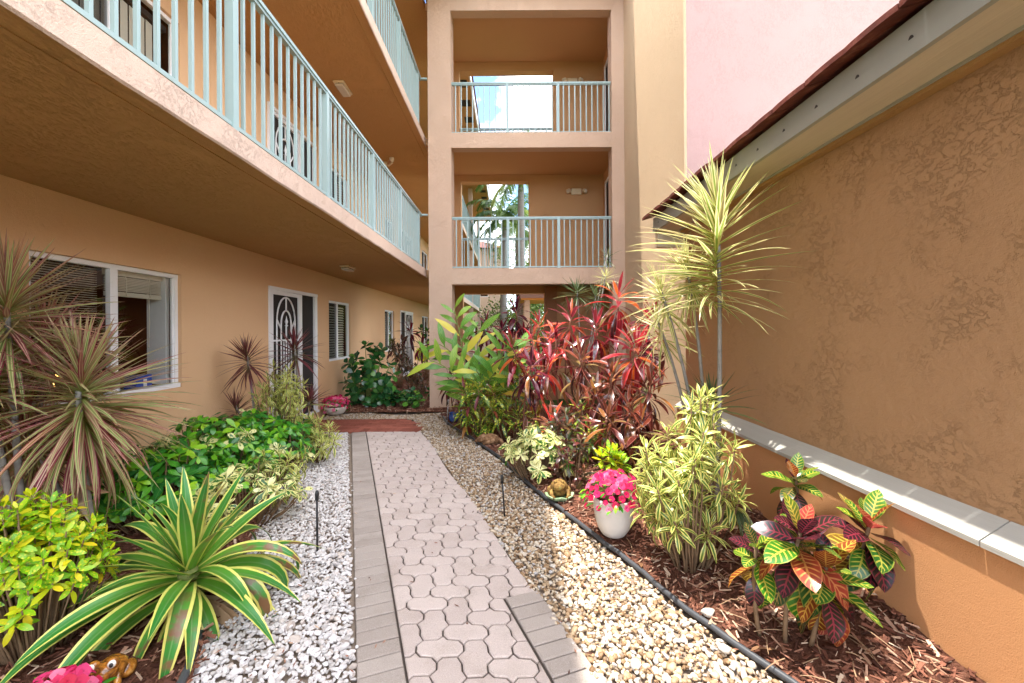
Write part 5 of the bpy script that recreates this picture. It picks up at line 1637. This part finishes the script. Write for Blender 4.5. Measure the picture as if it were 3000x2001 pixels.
M_BLUEP = Mat('blue_glaze', 0.15, 0.6)
_n = M_BLUEP.noise(16, 4, 0.6, 1.2, M_BLUEP.pos((1, 1, 0.35), obj=True))
M_BLUEP.color(M_BLUEP.ramp(_n, [(0.32, (0.015, 0.035, 0.16)), (0.52, (0.03, 0.09, 0.30)), (0.62, (0.16, 0.08, 0.04)), (0.75, (0.30, 0.15, 0.06))]))
for (x, y, s, lab) in ((-0.93, 7.05, 0.85, 'small blue glazed pot left of the larger one in the pebbles'), (-0.70, 6.95, 1.15, 'larger blue and brown glazed pot in the pebbles beside the pillar')):
    pot(lab, (x, y, 0.0), [(0.0, 0.0), (0.06 * s, 0.0), (0.09 * s, 0.04 * s), (0.105 * s, 0.09 * s), (0.095 * s, 0.14 * s), (0.085 * s, 0.155 * s), (0.10 * s, 0.175 * s)], M_BLUEP.m, 28, 0.01)

# ================================================================== right bed planting
r = random.Random(202)
RX = (-9, XG - 0.04)
def cane_to(b, q, r_, a=0.013, c=0.010, mat=None, sway=0.10):
    q = Vector(q)
    return (stem(curve(b, q, (r_.uniform(-sway, sway), r_.uniform(-sway, sway) * 0.5, 0), 7), a, c), 'stem', mat or M_STEMR)
def cordyline(label, base, heads, seed, leafs=None, loose=10, xlim=RX):
    """heads: (point, leaf count, leaf length, leaf kind)"""
    r_ = random.Random(seed)
    base = (base[0], base[1], zr(base[0], base[1]) if base[1] < 8 and base[0] > edge_x(base[1]) else 0.02)
    lv, st = [], []
    for p, n, L, kind in heads:
        p = Vector(p)
        ax = Vector(((p.x - base[0]) * 0.25, (p.y - base[1]) * 0.25 - 0.12, 1))
        lv += rosette(r_, kind, p, n, (82, -48), (L * 0.62, L), ax, 0.20 + 0.1 * L, (0.0, 0.92), xlim, 9, 0.9, (-9, 9.7))
        b = (base[0] + r_.uniform(-0.10, 0.10), base[1] + r_.uniform(-0.08, 0.08), base[2] - 0.02)
        st.append(cane_to(b, p - Vector((0, 0, 0.04)), r_))
        for k in range(loose):                       # older leaves down the cane
            tt = r_.uniform(0.35, 0.9)
            q = Vector(b).lerp(p, tt)
            lv += rosette(r_, r_.choice((L_CORDB, kind)), q, 1, (-5, -40), (L * 0.75, L * 0.95), (0, 0, 1), 0.0, (0.4, 1.0), xlim, 15, 1.0, (-9, 9.7))
    return plant('cordyline', label, 'shrub', base, lv, st, 'red cordylines in the right bed')

cordyline('tallest scarlet cordyline against the facade column', (1.22, 5.85), [
    ((1.470, 5.75, 1.983), 26, 0.50, L_CORD), ((1.150, 5.70, 1.580), 20, 0.45, L_CORD)], 1)
cordyline('scarlet cordyline with pale pink blades beside the tower wall', (1.55, 5.55), [
    ((1.814, 5.50, 1.683), 22, 0.46, L_CORD), ((1.958, 5.30, 1.314), 22, 0.44, L_CORDB)], 2)
cordyline('wide red and cream cordyline leaning toward the tall yellow dracaena', (1.30, 5.05), [
    ((1.445, 4.90, 1.330), 30, 0.47, L_CORD), ((1.149, 4.85, 1.004), 24, 0.42, L_CORDB)], 3)
cordyline('crimson cordyline left of the tallest one with a long pale blade', (0.82, 6.05), [
    ((0.853, 5.95, 1.704), 22, 0.46, L_CORD), ((0.646, 5.90, 1.421), 20, 0.42, L_CORD)], 4)
cordyline('red orange cordyline in the middle of the bed below the lobby beam', (0.42, 6.0), [
    ((0.032, 5.85, 1.308), 22, 0.42, L_CORD), ((0.326, 6.10, 1.420), 22, 0.40, L_CORD)], 5)
cordyline('magenta tipped cordyline low in front of the ginger', (0.25, 5.5), [
    ((0.263, 5.35, 1.100), 18, 0.38, L_CORDD), ((0.513, 5.50, 1.140), 18, 0.38, L_CORD)], 6)
cordyline('bronze leaved cordyline under the tall scarlet heads', (0.95, 5.15), [
    ((0.859, 5.20, 1.199), 26, 0.42, L_CORDB), ((0.983, 4.90, 0.784), 24, 0.40, L_CORDB)], 7)
cordyline('low red and orange cordyline above the variegated umbrella shrub', (0.42, 4.75), [
    ((0.437, 4.65, 0.545), 20, 0.36, L_CORD), ((0.751, 4.80, 0.647), 18, 0.36, L_CORDB)], 8)
cordyline('dull bronze cordyline against the lower tower wall', (1.45, 4.75), [
    ((1.513, 4.60, 0.935), 26, 0.40, L_CORDB), ((1.245, 4.50, 0.733), 22, 0.38, L_CORDB)], 9)
cordyline('rust brown cordyline behind the yellow striped shrub', (1.12, 4.45), [
    ((0.994, 4.35, 0.638), 22, 0.36, L_CORDB), ((1.310, 4.25, 0.588), 18, 0.34, L_CORDB)], 10)
cordyline('maroon cordyline rising into the ground floor lobby opening', (-0.05, 7.35), [
    ((0.115, 7.40, 1.878), 28, 0.42, L_CORDD), ((-0.134, 7.30, 1.524), 24, 0.40, L_CORDD)], 11)
cordyline('deep maroon cordyline behind the ginger leaves', (-0.28, 7.25), [
    ((-0.391, 7.20, 1.641), 24, 0.38, L_CORDD), ((0.242, 7.20, 1.435), 24, 0.38, L_CORDD)], 12)
cordyline('bright red cordyline at the right of the maroon pair', (0.30, 7.0), [
    ((0.488, 7.00, 1.631), 22, 0.36, L_CORD), ((0.635, 6.80, 1.327), 20, 0.36, L_CORD)], 13)
cordyline('little dark purple cordyline at the foot of the pillar', (-1.0, 7.45), [
    ((-1.041, 7.40, 0.701), 22, 0.34, L_CORDD)], 14, loose=3)
cordyline('dark purple cordyline in the shade of the lobby behind the ginger', (-0.85, 8.6), [
    ((-0.882, 8.60, 1.223), 24, 0.42, L_CORDD)], 15, loose=2)

# green spiky dracaenas rising behind the red ones
lv, st = [], []
b0 = (1.02, 6.55, zr(1.02, 6.55))
for q, n, L, kd in (((1.044, 6.60, 2.122), 55, 0.38, L_DRACG), ((1.354, 6.70, 2.065), 45, 0.34, L_DRACG), ((1.540, 6.80, 2.383), 34, 0.30, L_DRACY), ((1.615, 7.00, 2.745), 26, 0.30, L_DRACG)):
    lv += rosette(r, kd, q, n, (86, -40), (L * 0.6, L), (0, -0.05, 1), 0.12, (0, 0.6), RX, 8, 0.9, (-9, 8.1))
    st.append(cane_to((b0[0] + r.uniform(-.1, .1), b0[1], b0[2]), q, r, 0.013, 0.010, M_CANE, 0.04))
plant('dracaena', 'thin green spiky dracaena rising in front of the lobby beam', 'dracaena', b0, lv, st)

# shell ginger
r = random.Random(303)
lv, st = [], []
b0 = (-0.42, 6.55, zr(-0.42, 6.55))
for k, (tip, n) in enumerate((((-0.846, 6.50, 1.838), 13), ((-1.024, 6.30, 1.300), 10), ((-1.131, 6.00, 1.094), 9), ((-0.068, 6.40, 1.290), 10), ((-0.491, 6.60, 1.551), 10), ((-0.482, 6.10, 0.937), 9), ((0.190, 6.50, 1.130), 9), ((-0.210, 6.00, 0.920), 9), ((-0.776, 6.30, 0.744), 8), ((0.079, 6.10, 0.811), 8))):
    tip = Vector(tip)
    b = Vector((b0[0] + r.uniform(-0.15, 0.2), b0[1] + r.uniform(-0.12, 0.12), b0[2]))
    c = curve(b, tip, (0.0, 0, 0.10 + 0.15 * abs(tip.x - b.x)), 9)
    st.append((stem(c, 0.012, 0.006), 'stem', M_STEMG))
    for i in range(n):
        tt = 0.30 + 0.70 * i / (n - 1)
        j = min(len(c) - 2, int(tt * (len(c) - 1)))
        p = c[j].lerp(c[j + 1], tt * (len(c) - 1) - j)
        d = (c[j + 1] - c[j]).normalized()
        side = d.cross(Vector((0, 1, 0.25))).normalized() * (1 if i % 2 else -1)
        f = (side * 0.75 + d * 0.75 + Vector((0, r.uniform(-.35, .1), r.uniform(-.05, .2)))).normalized()
        vv = Vector((0, -0.9, 0.65)); zax = (vv - f * f.dot(vv)).normalized()
        M = Matrix.Translation(p) @ Matrix((f, zax.cross(f), zax)).transposed().to_4x4()
        L = 0.43 * r.uniform(0.8, 1.15) * (0.7 if tt > 0.93 else 1)
        lv.append((L_GING, r.randrange(3), M @ Matrix.Diagonal((L, L, L, 1)), r.random()))
plant('shell_ginger', 'green and yellow striped ginger arching over the path beside the pillar', 'shrub', b0, lv, st)

# strap leaved crotons low at the front of the bed
r = random.Random(404)
def strap_croton(label, c, heads, seed, leaf=None, n=17, L=0.24):
    r_ = random.Random(seed)
    lv, st = [], []
    z = zr(*c)
    for dx, dy, dz in heads:
        p = Vector((c[0] + dx, c[1] + dy, z + dz))
        lv += rosette(r_, leaf or L_STRAP, p, n, (72, -22), (L * 0.7, L), (dx * 0.8, dy * 0.8 - 0.1, 1), 0.10, (0.0, 0.95), RX)
        st.append((stem(curve((c[0] + dx * 0.4, c[1] + dy * 0.4, z - 0.02), p, (0, 0, 0), 4), 0.007, 0.005, 6), 'stem', M_STEMB))
    plant('croton_shrub', label, 'shrub', (c[0], c[1], z), lv, st, 'crotons in the right bed')
def spread(r_, n, rx, ry, z0, z1): return [(r_.uniform(-rx, rx), r_.uniform(-ry, ry), r_.uniform(z0, z1)) for _ in range(n)]
strap_croton('yellow spotted narrow leaved croton beside the blue pots', (-0.38, 6.05), spread(r, 9, 0.28, 0.2, 0.25, 0.75), 1, L=0.30)
strap_croton('green and gold narrow leaved croton in front of the crimson cordyline', (0.02, 5.75), spread(r, 9, 0.3, 0.2, 0.25, 0.72), 2, L=0.27)
strap_croton('green croton with red new leaves below the ginger', (-0.10, 6.45), spread(r, 8, 0.35, 0.2, 0.45, 0.95), 3, L=0.28)
strap_croton('dark leafy croton behind the variegated umbrella shrub', (0.48, 4.42), spread(r, 12, 0.22, 0.2, 0.3, 0.62), 4, L_DARKC, 14, 0.13)
strap_croton('dark maroon croton just behind the pot of pink flowers', (0.58, 4.0), spread(r, 9, 0.17, 0.14, 0.15, 0.5), 5, L_DARKC, 13, 0.12)
strap_croton('small lime green croton between the pink flowers and striped shrub', (0.93, 3.85), spread(r, 7, 0.14, 0.12, 0.18, 0.36), 6, L_GOLD, 14, 0.12)
strap_croton('green and red croton under the rust brown cordyline', (0.82, 4.65), spread(r, 9, 0.25, 0.2, 0.2, 0.55), 7, L_STRAP, 13, 0.20)

# variegated umbrella shrub at the pebbles
r = random.Random(505)
c = (0.27, 4.28)
lv, st = schefflera(r, L_SCHV, c, (0.36, 0.26), 0.50, 62, 0.115, (-9, 9), zr(*c), L_SCHG, 0.12)
plant('umbrella_shrub', 'cream leaved umbrella shrub beside the tan pebbles near the mossy frog', 'shrub', (c[0], c[1], zr(*c)), lv, st)

# big yellow striped shrub
r = random.Random(606)
c = (1.10, 2.62)
lv, st = song(r, c, (0.36, 0.30), zr(*c) + 0.12, 1.16, 46, 0.150, 22, RX, (1.9, 4), 0.3, 0.12)
plant('song_of_india', 'big yellow striped bushy shrub right of the tall white flower pot', 'shrub', (c[0], c[1], zr(*c)), lv, st)

# tall yellow dracaena and its leaning companion
r = random.Random(707)
lv, st = [], []
b0 = (1.47, 3.06, zr(1.47, 3.06))
tip = Vector((1.469, 3.00, 2.353))
low = Vector((1.448, 3.02, 1.646))
for i in range(150):
    t = (i + 0.5) / 150
    p = tip.lerp(low, t ** 1.1) + Vector((0, 0, 0.02))
    e = math.radians(84 - 92 * t ** 0.55 + r.uniform(-9, 9))
    az = i * GOLD + r.uniform(-0.3, 0.3)
    L = (0.40 + 0.20 * min(1, 2.5 * t)) * r.uniform(0.85, 1.12) * (1 if t < 0.8 else 0.85)
    for _k in range(6):
        M = Matrix.Rotation(az, 4, 'Z') @ Matrix.Rotation(-e, 4, 'Y')
        q = p + M.to_3x3() @ Vector((L * 0.95, 0, 0))
        if q.x < XG - 0.05 and not (q.z > 2.5 and q.x > 1.52): break
        az += 0.9
    else: continue
    lv.append((L_DRACY, L_DRACY.pick(min(0.999, 0.05 + 0.55 * t + r.uniform(-.12, .15))), Matrix.Translation(p) @ M @ Matrix.Rotation(r.uniform(-.4, .4), 4, 'X') @ Matrix.Diagonal((L, L, L, 1)), r.random()))
st.append((stem(curve(b0, tip, (0.02, 0, 0), 10), 0.019, 0.012), 'stem', M_CANE))
plant('dracaena', 'tall yellow striped spiky dracaena in front of the garage wall corner', 'dracaena', b0, lv, st)
lv, st = [], []
b0 = (1.52, 3.38, zr(1.52, 3.38))
for q, n, L in (((1.389, 3.35, 2.011), 80, 0.42), ((1.240, 3.50, 1.840), 70, 0.40), ((1.279, 3.70, 1.593), 48, 0.36)):
    lv += rosette(r, L_DRACY, q, n, (86, -48), (L * 0.6, L), (-0.25, -0.1, 1), 0.22, (0, 0.75), (-9, XG - 0.06), 9, 0.85)
    st.append((stem(curve((b0[0] + r.uniform(-.05, .05), b0[1] + r.uniform(-.04, .04), b0[2] - 0.02), q, (0.06, 0, 0), 8), 0.016, 0.011), 'stem', M_CANE))
plant('dracaena', 'pale yellow spiky dracaena leaning left with three bushy heads', 'dracaena', b0, lv, st)
lv = rosette(r, L_DRACG, (1.489, 3.15, 0.959), 36, (84, 5), (0.22, 0.36), (0, 0, 1), 0.06, (0, 0.6), (-9, XG - 0.05))
plant('dracaena', 'dark spiky sprout at the base of the tall yellow dracaena', 'dracaena', (1.49, 3.15, zr(1.49, 3.15)), lv, [(stem(curve((1.49, 3.15, zr(1.49, 3.15) - 0.02), (1.488, 3.15, 0.947)), 0.012, 0.010), 'stem', M_CANE)])

# big croton, right front
r = random.Random(808)
PXL = (-9, XP - 0.03)
lv, st = [], []
b0 = (1.33, 1.98, zr(1.33, 1.98))
for q, n, L, bb in (((1.323, 1.95, 0.570), 30, 0.235, (-0.06, 0.0)), ((1.403, 1.90, 0.441), 24, 0.225, (0.02, -0.05)), ((1.703, 2.02, 0.583), 28, 0.215, (0.10, 0.03)), ((1.178, 2.05, 0.458), 18, 0.17, (-0.14, 0.06))):
    q = Vector(q)
    lv += rosette(r, L_CROTON, q, n, (72, -58), (L * 0.75, L), ((q.x - b0[0]) * 0.6, -0.12, 1), 0.17, (0.0, 0.95), PXL, 10, 0.85, (1.5, 9))
    b = (b0[0] + bb[0], b0[1] + bb[1], zr(b0[0] + bb[0], b0[1] + bb[1]) - 0.02)
    st.append((stem(curve(b, q, (r.uniform(-.03, .03), 0, 0), 6), 0.011, 0.008), 'stem', M_STEMB))
plant('croton_shrub', 'large croton with red, orange and dark veined leaves at right front', 'shrub', b0, lv, st)
lv, st = [], []
b0 = (1.60, 2.40, zr(1.60, 2.40))
q = (1.575, 2.36, 0.686)
lv += rosette(r, L_CROTON, q, 15, (78, -40), (0.13, 0.17), (0, -0.1, 1), 0.10, (0.0, 0.8), PXL)
lv += rosette(r, L_CROTON, (1.559, 2.38, 0.518), 4, (0, -50), (0.10, 0.13), (0, -0.1, 1), 0.04, (0.4, 0.9), PXL)
st.append((stem(curve(b0, q, (0.02, 0, 0)), 0.010, 0.008), 'stem', M_STEMB))
plant('croton_shrub', 'small green veined croton standing just below the white ledge board', 'shrub', b0, lv, st)
# seedling palm behind it
lv, st = [], []
b0 = (1.55, 2.66, zr(1.55, 2.66))
for k in range(3):
    tip = Vector((b0[0] + (0.06, -0.22, 0.16)[k], b0[1] + (-0.30, -0.12, -0.20)[k], b0[2] + (0.34, 0.30, 0.36)[k]))
    c = curve(b0, tip, (0, 0, 0.10), 8)
    st.append((stem(c, 0.006, 0.003, 6), 'frond_stalk', M_STEMG))
    for i in range(26):
        tt = 0.35 + 0.65 * i / 25
        j = min(7, int(tt * 8)); p = c[j].lerp(c[j + 1], tt * 8 - j)
        d = (c[j + 1] - c[j]).normalized()
        sd = d.cross(Vector((0, 0, 1))).normalized() * (1 if i % 2 else -1)
        f = (sd * 0.6 + d * 0.4 + Vector((0, 0, -0.75))).normalized()
        zz = (Vector((0, -1, 0.4)) - f * f.dot(Vector((0, -1, 0.4)))).normalized()
        L = 0.20 * r.uniform(0.8, 1.1)
        lv.append((L_DRACG, 1, Matrix.Translation(p) @ Matrix((f, zz.cross(f), zz)).transposed().to_4x4() @ Matrix.Diagonal((L, L, L, 1)), r.random()))
plant('palm_seedling', 'small drooping palm seedling between the striped shrub and croton', 'palm', b0, lv, st, part='leaflet')
# fallen leaves and pale rocks on the mulch
for (x, y, s, k, rz, lab) in ((1.20, 1.93, 0.13, 0, 2.9, 'curled orange brown fallen leaf on the mulch under the large croton'), (0.98, 2.12, 0.09, 1, 0.6, 'small tan fallen leaf on the mulch beside the black edging pipe'), (0.80, 2.62, 0.10, 0, 1.4, 'dry tan leaf on the mulch in front of the striped shrub')):
    o = put('fallen_leaf', L_FALLEN.me[k], None, Matrix.Translation((x, y, zr(x, y) + 0.022)) @ Matrix.Rotation(rz, 4, 'Z') @ Matrix.Rotation(0.25, 4, 'X') @ Matrix.Diagonal((s, s, s, 1)))
    tag(o, lab, 'leaf', 'fallen leaves')
M_ROCK = ceramic('pale_rock', (0.42, 0.36, 0.28), (0.62, 0.56, 0.47), 0.8)
M_ROCKG = ceramic('grey_rock', (0.17, 0.18, 0.20), (0.28, 0.29, 0.31), 0.8)
rv = stone_variants(ICO2, 6, 0.05, np.random.default_rng(77))
for i, (x, y, s, mt, lab) in enumerate(((1.02, 2.20, 0.030, M_ROCK, 'pale rock on the mulch near the edging left of the croton stems'), (1.165, 1.72, 0.026, M_ROCKG, 'grey rock on dark mulch at the bottom right'), (0.99, 1.99, 0.024, M_ROCK, 'cream pebble lodged against the edging pipe'), (0.90, 2.36, 0.020, M_ROCK, 'little cream stone on the mulch by the black pipe'))):
    V = rv[i] * np.array([s * 1.5, s, s * 0.7]) @ np.array(Matrix.Rotation(i * 1.3, 3, 'Z')).T + np.array([x, y, zr(x, y) + s * 0.4])
    tag(put('rock', np_mesh('rock', V, ICO2[1], mt, smooth=True)), lab, 'rock', 'loose rocks on the mulch')

# ================================================================== shade planting beyond the door
r = random.Random(909)
lv, st = [], MB()
c = (-2.80, 8.55)
for i in range(62):
    a, q = r.uniform(0, 6.28), math.sqrt(r.random())
    x, y = c[0] + 0.68 * q * math.cos(a), c[1] + 0.42 * q * math.sin(a)
    z = 0.12 + 1.15 * r.random() * math.sqrt(max(0.05, 1 - q ** 2.5))
    if x < XW + 0.08: continue
    ax = Vector((math.cos(a) * q, math.sin(a) * q - 0.3, 0.8))
    lv += rosette(r, L_CLUS, (x, y, z), 8, (50, -15), (0.13, 0.175), ax, 0.09, (0, 0.9), LX)
    st.tube(curve((c[0] + (x - c[0]) * 0.3, c[1], 0.0), (x, y, z), (0, 0, 0.05), 4), [0.013, 0.011, 0.009, 0.008, 0.006], 6)
plant('clusia', 'round leaved dark green shrub behind the low white flower bowl', 'shrub', (c[0], c[1], 0.03), lv, [(st, 'stem', M_STEMG)])
lv, st = [], MB()
for i in range(20):
    x, y = r.uniform(-2.25, -1.55), r.uniform(8.1, 8.5)
    z = r.uniform(0.10, 0.34)
    lv += rosette(r, L_CLUS, (x, y, z), 7, (40, -10), (0.11, 0.15), (0, -0.2, 1), 0.05, (0, 0.9), LX)
    st.tube(curve((-1.9 + (x + 1.9) * 0.5, 8.3, 0.0), (x, y, z), (0, 0, 0.0), 3), [0.008, 0.007, 0.006, 0.005], 5)
plant('clusia', 'low round leaved green sprouts on the mulch left of the pillar', 'shrub', (-1.9, 8.3, 0.03), lv, [(st, 'stem', M_STEMG)])
def shade_shrub(nm, label, c, heads, leaf, n, L, h0, h1, rad, seed, mat=None):
    r_ = random.Random(seed)
    lv, st = [], []
    for k in range(heads):
        p = (c[0] + r_.uniform(-rad, rad), c[1] + r_.uniform(-rad, rad), r_.uniform(h0, h1))
        lv += rosette(r_, leaf, p, n, (80, -35), (L * 0.7, L), (0, -0.1, 1), 0.15, (0, 0.8), LX)
        st.append((stem(curve((c[0] + r_.uniform(-.08, .08), c[1], 0.03), p, (0.03, 0, 0), 4), 0.011, 0.008, 6), 'stem', mat or M_STEMB))
    plant(nm, label, 'shrub', (c[0], c[1], 0.05), lv, st)
shade_shrub('croton_shrub', 'dark red croton standing by the second window along the walkway', (-2.83, 10.9), 9, L_DARKC, 14, 0.22, 0.4, 1.35, 0.22, 1)
shade_shrub('cordyline', 'dark bare stemmed cordyline before the far screen door', (-2.62, 11.6), 2, L_CORDD, 16, 0.50, 1.1, 1.75, 0.2, 2)
shade_shrub('croton_shrub', 'purple and red croton low under the far screen door', (-2.45, 10.6), 8, L_DARKC, 13, 0.22, 0.3, 0.9, 0.25, 3)
shade_shrub('croton_shrub', 'brown twiggy croton in deep shade left of the pillar', (-2.05, 9.9), 13, L_DARKC, 11, 0.14, 0.3, 0.85, 0.3, 4)
shade_shrub('croton_shrub', 'yellow green croton in the shade behind the pillar', (-2.50, 12.6), 9, L_GOLD, 14, 0.20, 0.7, 1.2, 0.3, 5)
shade_shrub('clusia', 'dark green leafy shrub beside the farthest window', (-2.75, 14.0), 12, L_CLUS, 9, 0.20, 0.6, 1.7, 0.4, 6)

# ================================================================== what shows through the lobby openings
def palm(label, base, h, nf, L, seed, lean=(0, 0), sag=1.3):
    r_ = random.Random(seed)
    t = thing('palm_tree', label, 'palm', base, 'palms beyond the lobby')
    top = Vector((lean[0], lean[1], h))
    c = curve((0, 0, -0.1), top, (lean[0] * 0.1, 0, 0), 10)
    m = MB().tube(c, [0.19 - 0.07 * i / 10 for i in range(11)], 12)
    m.build('trunk', M_CANE, t, smooth=True)
    MB().tube([top - Vector((0, 0, 0.15)), top + Vector((0, 0, 0.7))], [0.125, 0.07], 10).build('crownshaft', M_STEMG, t, smooth=True)
    for k in range(nf):
        az, el = k * GOLD, 1.25 - 1.7 * (k + 0.5) / nf
        P, th = top + Vector((0, 0, 0.6)), el
        Vs, Fs, Us, off = [], [], [], 0
        prev = P.copy()
        pts = [P.copy()]
        for i in range(14):
            th -= sag / 14 * (0.5 + i / 9)
            P = P + Vector((math.cos(az) * math.cos(th), math.sin(az) * math.cos(th), math.sin(th))) * (L / 14)
            pts.append(P.copy())
        st = MB().tube(pts, [0.022 - 0.0014 * i for i in range(15)], 4)
        lv = []
        for i in range(1, 15):
            d = (pts[i] - pts[i - 1]).normalized()
            sd = Vector((-math.sin(az), math.cos(az), 0))
            for s in (-1, 1):
                for q in (0.0, 0.33, 0.66):
                    p = pts[i - 1].lerp(pts[i], q)
                    f = (sd * s * 0.75 + d * 0.5 + Vector((0, 0, -0.45 + r_.uniform(-.3, .3)))).normalized()
                    w = f.cross(Vector((0, 0, 1))).normalized() * 0.022
                    l = L * 0.20 * math.sin(pi * (0.12 + 0.8 * (i + q) / 15)) * r_.uniform(0.8, 1.1)
                    b = len(lv)
                    lv += [p - w, p + w, p + f * l * 0.6 + w * 0.8 - Vector((0, 0, l * 0.05)), p + f * l - Vector((0, 0, l * 0.22))]
        nq = len(lv) // 4
        F = [(4 * a, 4 * a + 1, 4 * a + 2, 4 * a + 3) for a in range(nq)]
        base_n = len(st.v)
        st.add(lv, F)
        st.build('frond', M_PALM, t)
palm('tall palm with drooping fronds seen through the second floor opening', (-0.35, 19.0, 0), 6.1, 22, 2.3, 1, (0.15, 0), 1.7)
palm('lighter feathery palm right of the tall one beyond the lobby', (0.55, 22.5, 0), 6.4, 20, 2.5, 2, (-0.1, 0), 1.2)
palm('grey trunked palm seen through the ground floor lobby opening', (0.42, 16.5, 0), 7.0, 18, 2.2, 3, (0.05, 0), 1.1)
def tree(label, base, h, rad, n, seed, z0=0.35):
    r_ = random.Random(seed)
    t = thing('tree', label, 'tree', base, 'trees beyond the lobby')
    m = MB().tube([(0, 0, -0.1), (0.05, 0, h * 0.3), (0.0, 0.1, h * 0.6)], [0.16, 0.12, 0.07], 10)
    cl = [(r_.gauss(0, rad * 0.45), r_.gauss(0, rad * 0.45), h * r_.uniform(z0, 0.95)) for _ in range(26)]
    for q in cl[:9]: m.tube([(0.0, 0.05, h * 0.35), (q[0] * 0.5, q[1] * 0.5, (h * 0.35 + q[2]) / 2), q], [0.06, 0.04, 0.015], 6)
    m.build('trunk', M_STEMB, t, smooth=True)
    rg = np.random.default_rng(seed)
    C0 = np.array(cl)[rg.integers(0, len(cl), n)] + rg.normal(0, rad * 0.17, (n, 3))
    d = rg.normal(size=(n, 3)); d /= np.linalg.norm(d, axis=1)[:, None]
    e = np.cross(d, rg.normal(size=(n, 3))); e /= np.linalg.norm(e, axis=1)[:, None]
    l, w = rg.uniform(0.07, 0.14, (n, 1)), 0.04
    V = np.stack([C0, C0 + d * l * 0.5 + e * w, C0 + d * l, C0 + d * l * 0.5 - e * w], 1).reshape(-1, 3)
    F = np.arange(4 * n).reshape(-1, 4)
    uv = np.tile(np.array([(0.5, 0), (1, 0.5), (0.5, 1), (0, 0.5)]), (n, 1))
    put('crown', np_mesh('crown', V, F, M_TREE, np.repeat(rg.random(n), 4), uv=uv), t)
tree('bushy green tree behind the grey palm trunk', (0.9, 19.5, 0), 4.6, 1.7, 9000, 1, 0.12)
tree('green tree beside the orange roofed shelter', (2.4, 22.5, 0), 5.4, 1.9, 8000, 2, 0.15)
tree('far dark green tree at the right of the palms', (1.3, 27.5, 0), 8.5, 2.2, 9000, 3, 0.2)
tree('far rounded tree left of the palms', (-0.8, 31.0, 0), 5.5, 2.4, 8000, 4, 0.12)
tree('broad green tree closing the far end of the court', (3.4, 33.0, 0), 6.0, 3.0, 9000, 5, 0.1)
# shelter with an orange timber ceiling
t = thing('shelter', 'small pavilion with orange timber ceiling beyond the ground floor lobby', 'shelter', (1.55, 15.5, 0))
for sx in (-0.95, 0.95):
    for sy in (-0.9, 0.9): MB().box(sx - 0.09, sx + 0.09, sy - 0.09, sy + 0.09, -0.05, 2.54).build('post', M_EDGE, t)
MB().box(-1.15, 1.15, -1.1, 1.1, 2.541, 2.60).build('ceiling', wood('orange_timber', (0.62, 0.27, 0.07)), t)
MB().box(-1.2, 1.2, -1.15, 1.15, 2.603, 2.80).build('fascia', M_PINK, t)
MB().add([(-1.3, -1.25, 2.803), (1.3, -1.25, 2.803), (1.3, 1.25, 2.803), (-1.3, 1.25, 2.803), (0, 0, 3.6)], [(0, 1, 4), (1, 2, 4), (2, 3, 4), (3, 0, 4)]).build('roof', M_TILE, t)
# the wing that turns at the end of the walkway
t = thing('far_building', 'pale far wing of the apartments beyond the palms', 'building', (-3.2, 26.5, 0))
mb = MB()
sheet_y(mb, 0, -3.0, 2.75, -0.1, 6.6, [(1.0, 1.9, 0.9, 2.1), (1.0, 1.9, 3.6, 4.8)], 0.12)
mb.quad((2.75, 0, -0.1), (2.75, 6, -0.1), (2.75, 6, 6.6), (2.75, 0, 6.6))
mb.build('wall', M_EDGE, t)
for z in (0.9, 3.6):
    w = MB().box(1.0, 1.05, 0.05, 0.09, z, z + 1.2).box(1.85, 1.9, 0.05, 0.09, z, z + 1.2).box(1.051, 1.849, 0.05, 0.09, z, z + 0.05).box(1.051, 1.849, 0.05, 0.09, z + 1.15, z + 1.2).build('window', M_WHITE, t)
    MB().box(1.051, 1.849, 0.065, 0.07, z + 0.051, z + 1.149).build('pane', M_GLASS, w)
    MB().quad((0.95, 0.13, z - 0.05), (1.95, 0.13, z - 0.05), (1.95, 0.13, z + 1.25), (0.95, 0.13, z + 1.25)).build('room', M_ROOM, w)
MB().add([(-3.2, -0.4, 6.6), (3.1, -0.4, 6.6), (3.1, 6.2, 6.6), (-3.2, 6.2, 6.6), (0, 3, 8.0)], [(0, 1, 4), (1, 2, 4), (2, 3, 4), (3, 0, 4), (3, 2, 1, 0)]).build('roof', M_TILE, t)
# court paving and hedge beyond the lobby
MB().quad((-3.4, 10.25, -0.03), (4, 10.25, -0.03), (4, 13.0, -0.03), (-3.4, 13.0, -0.03)).build('court_paving', M_PAVER)['kind'] = 'structure'
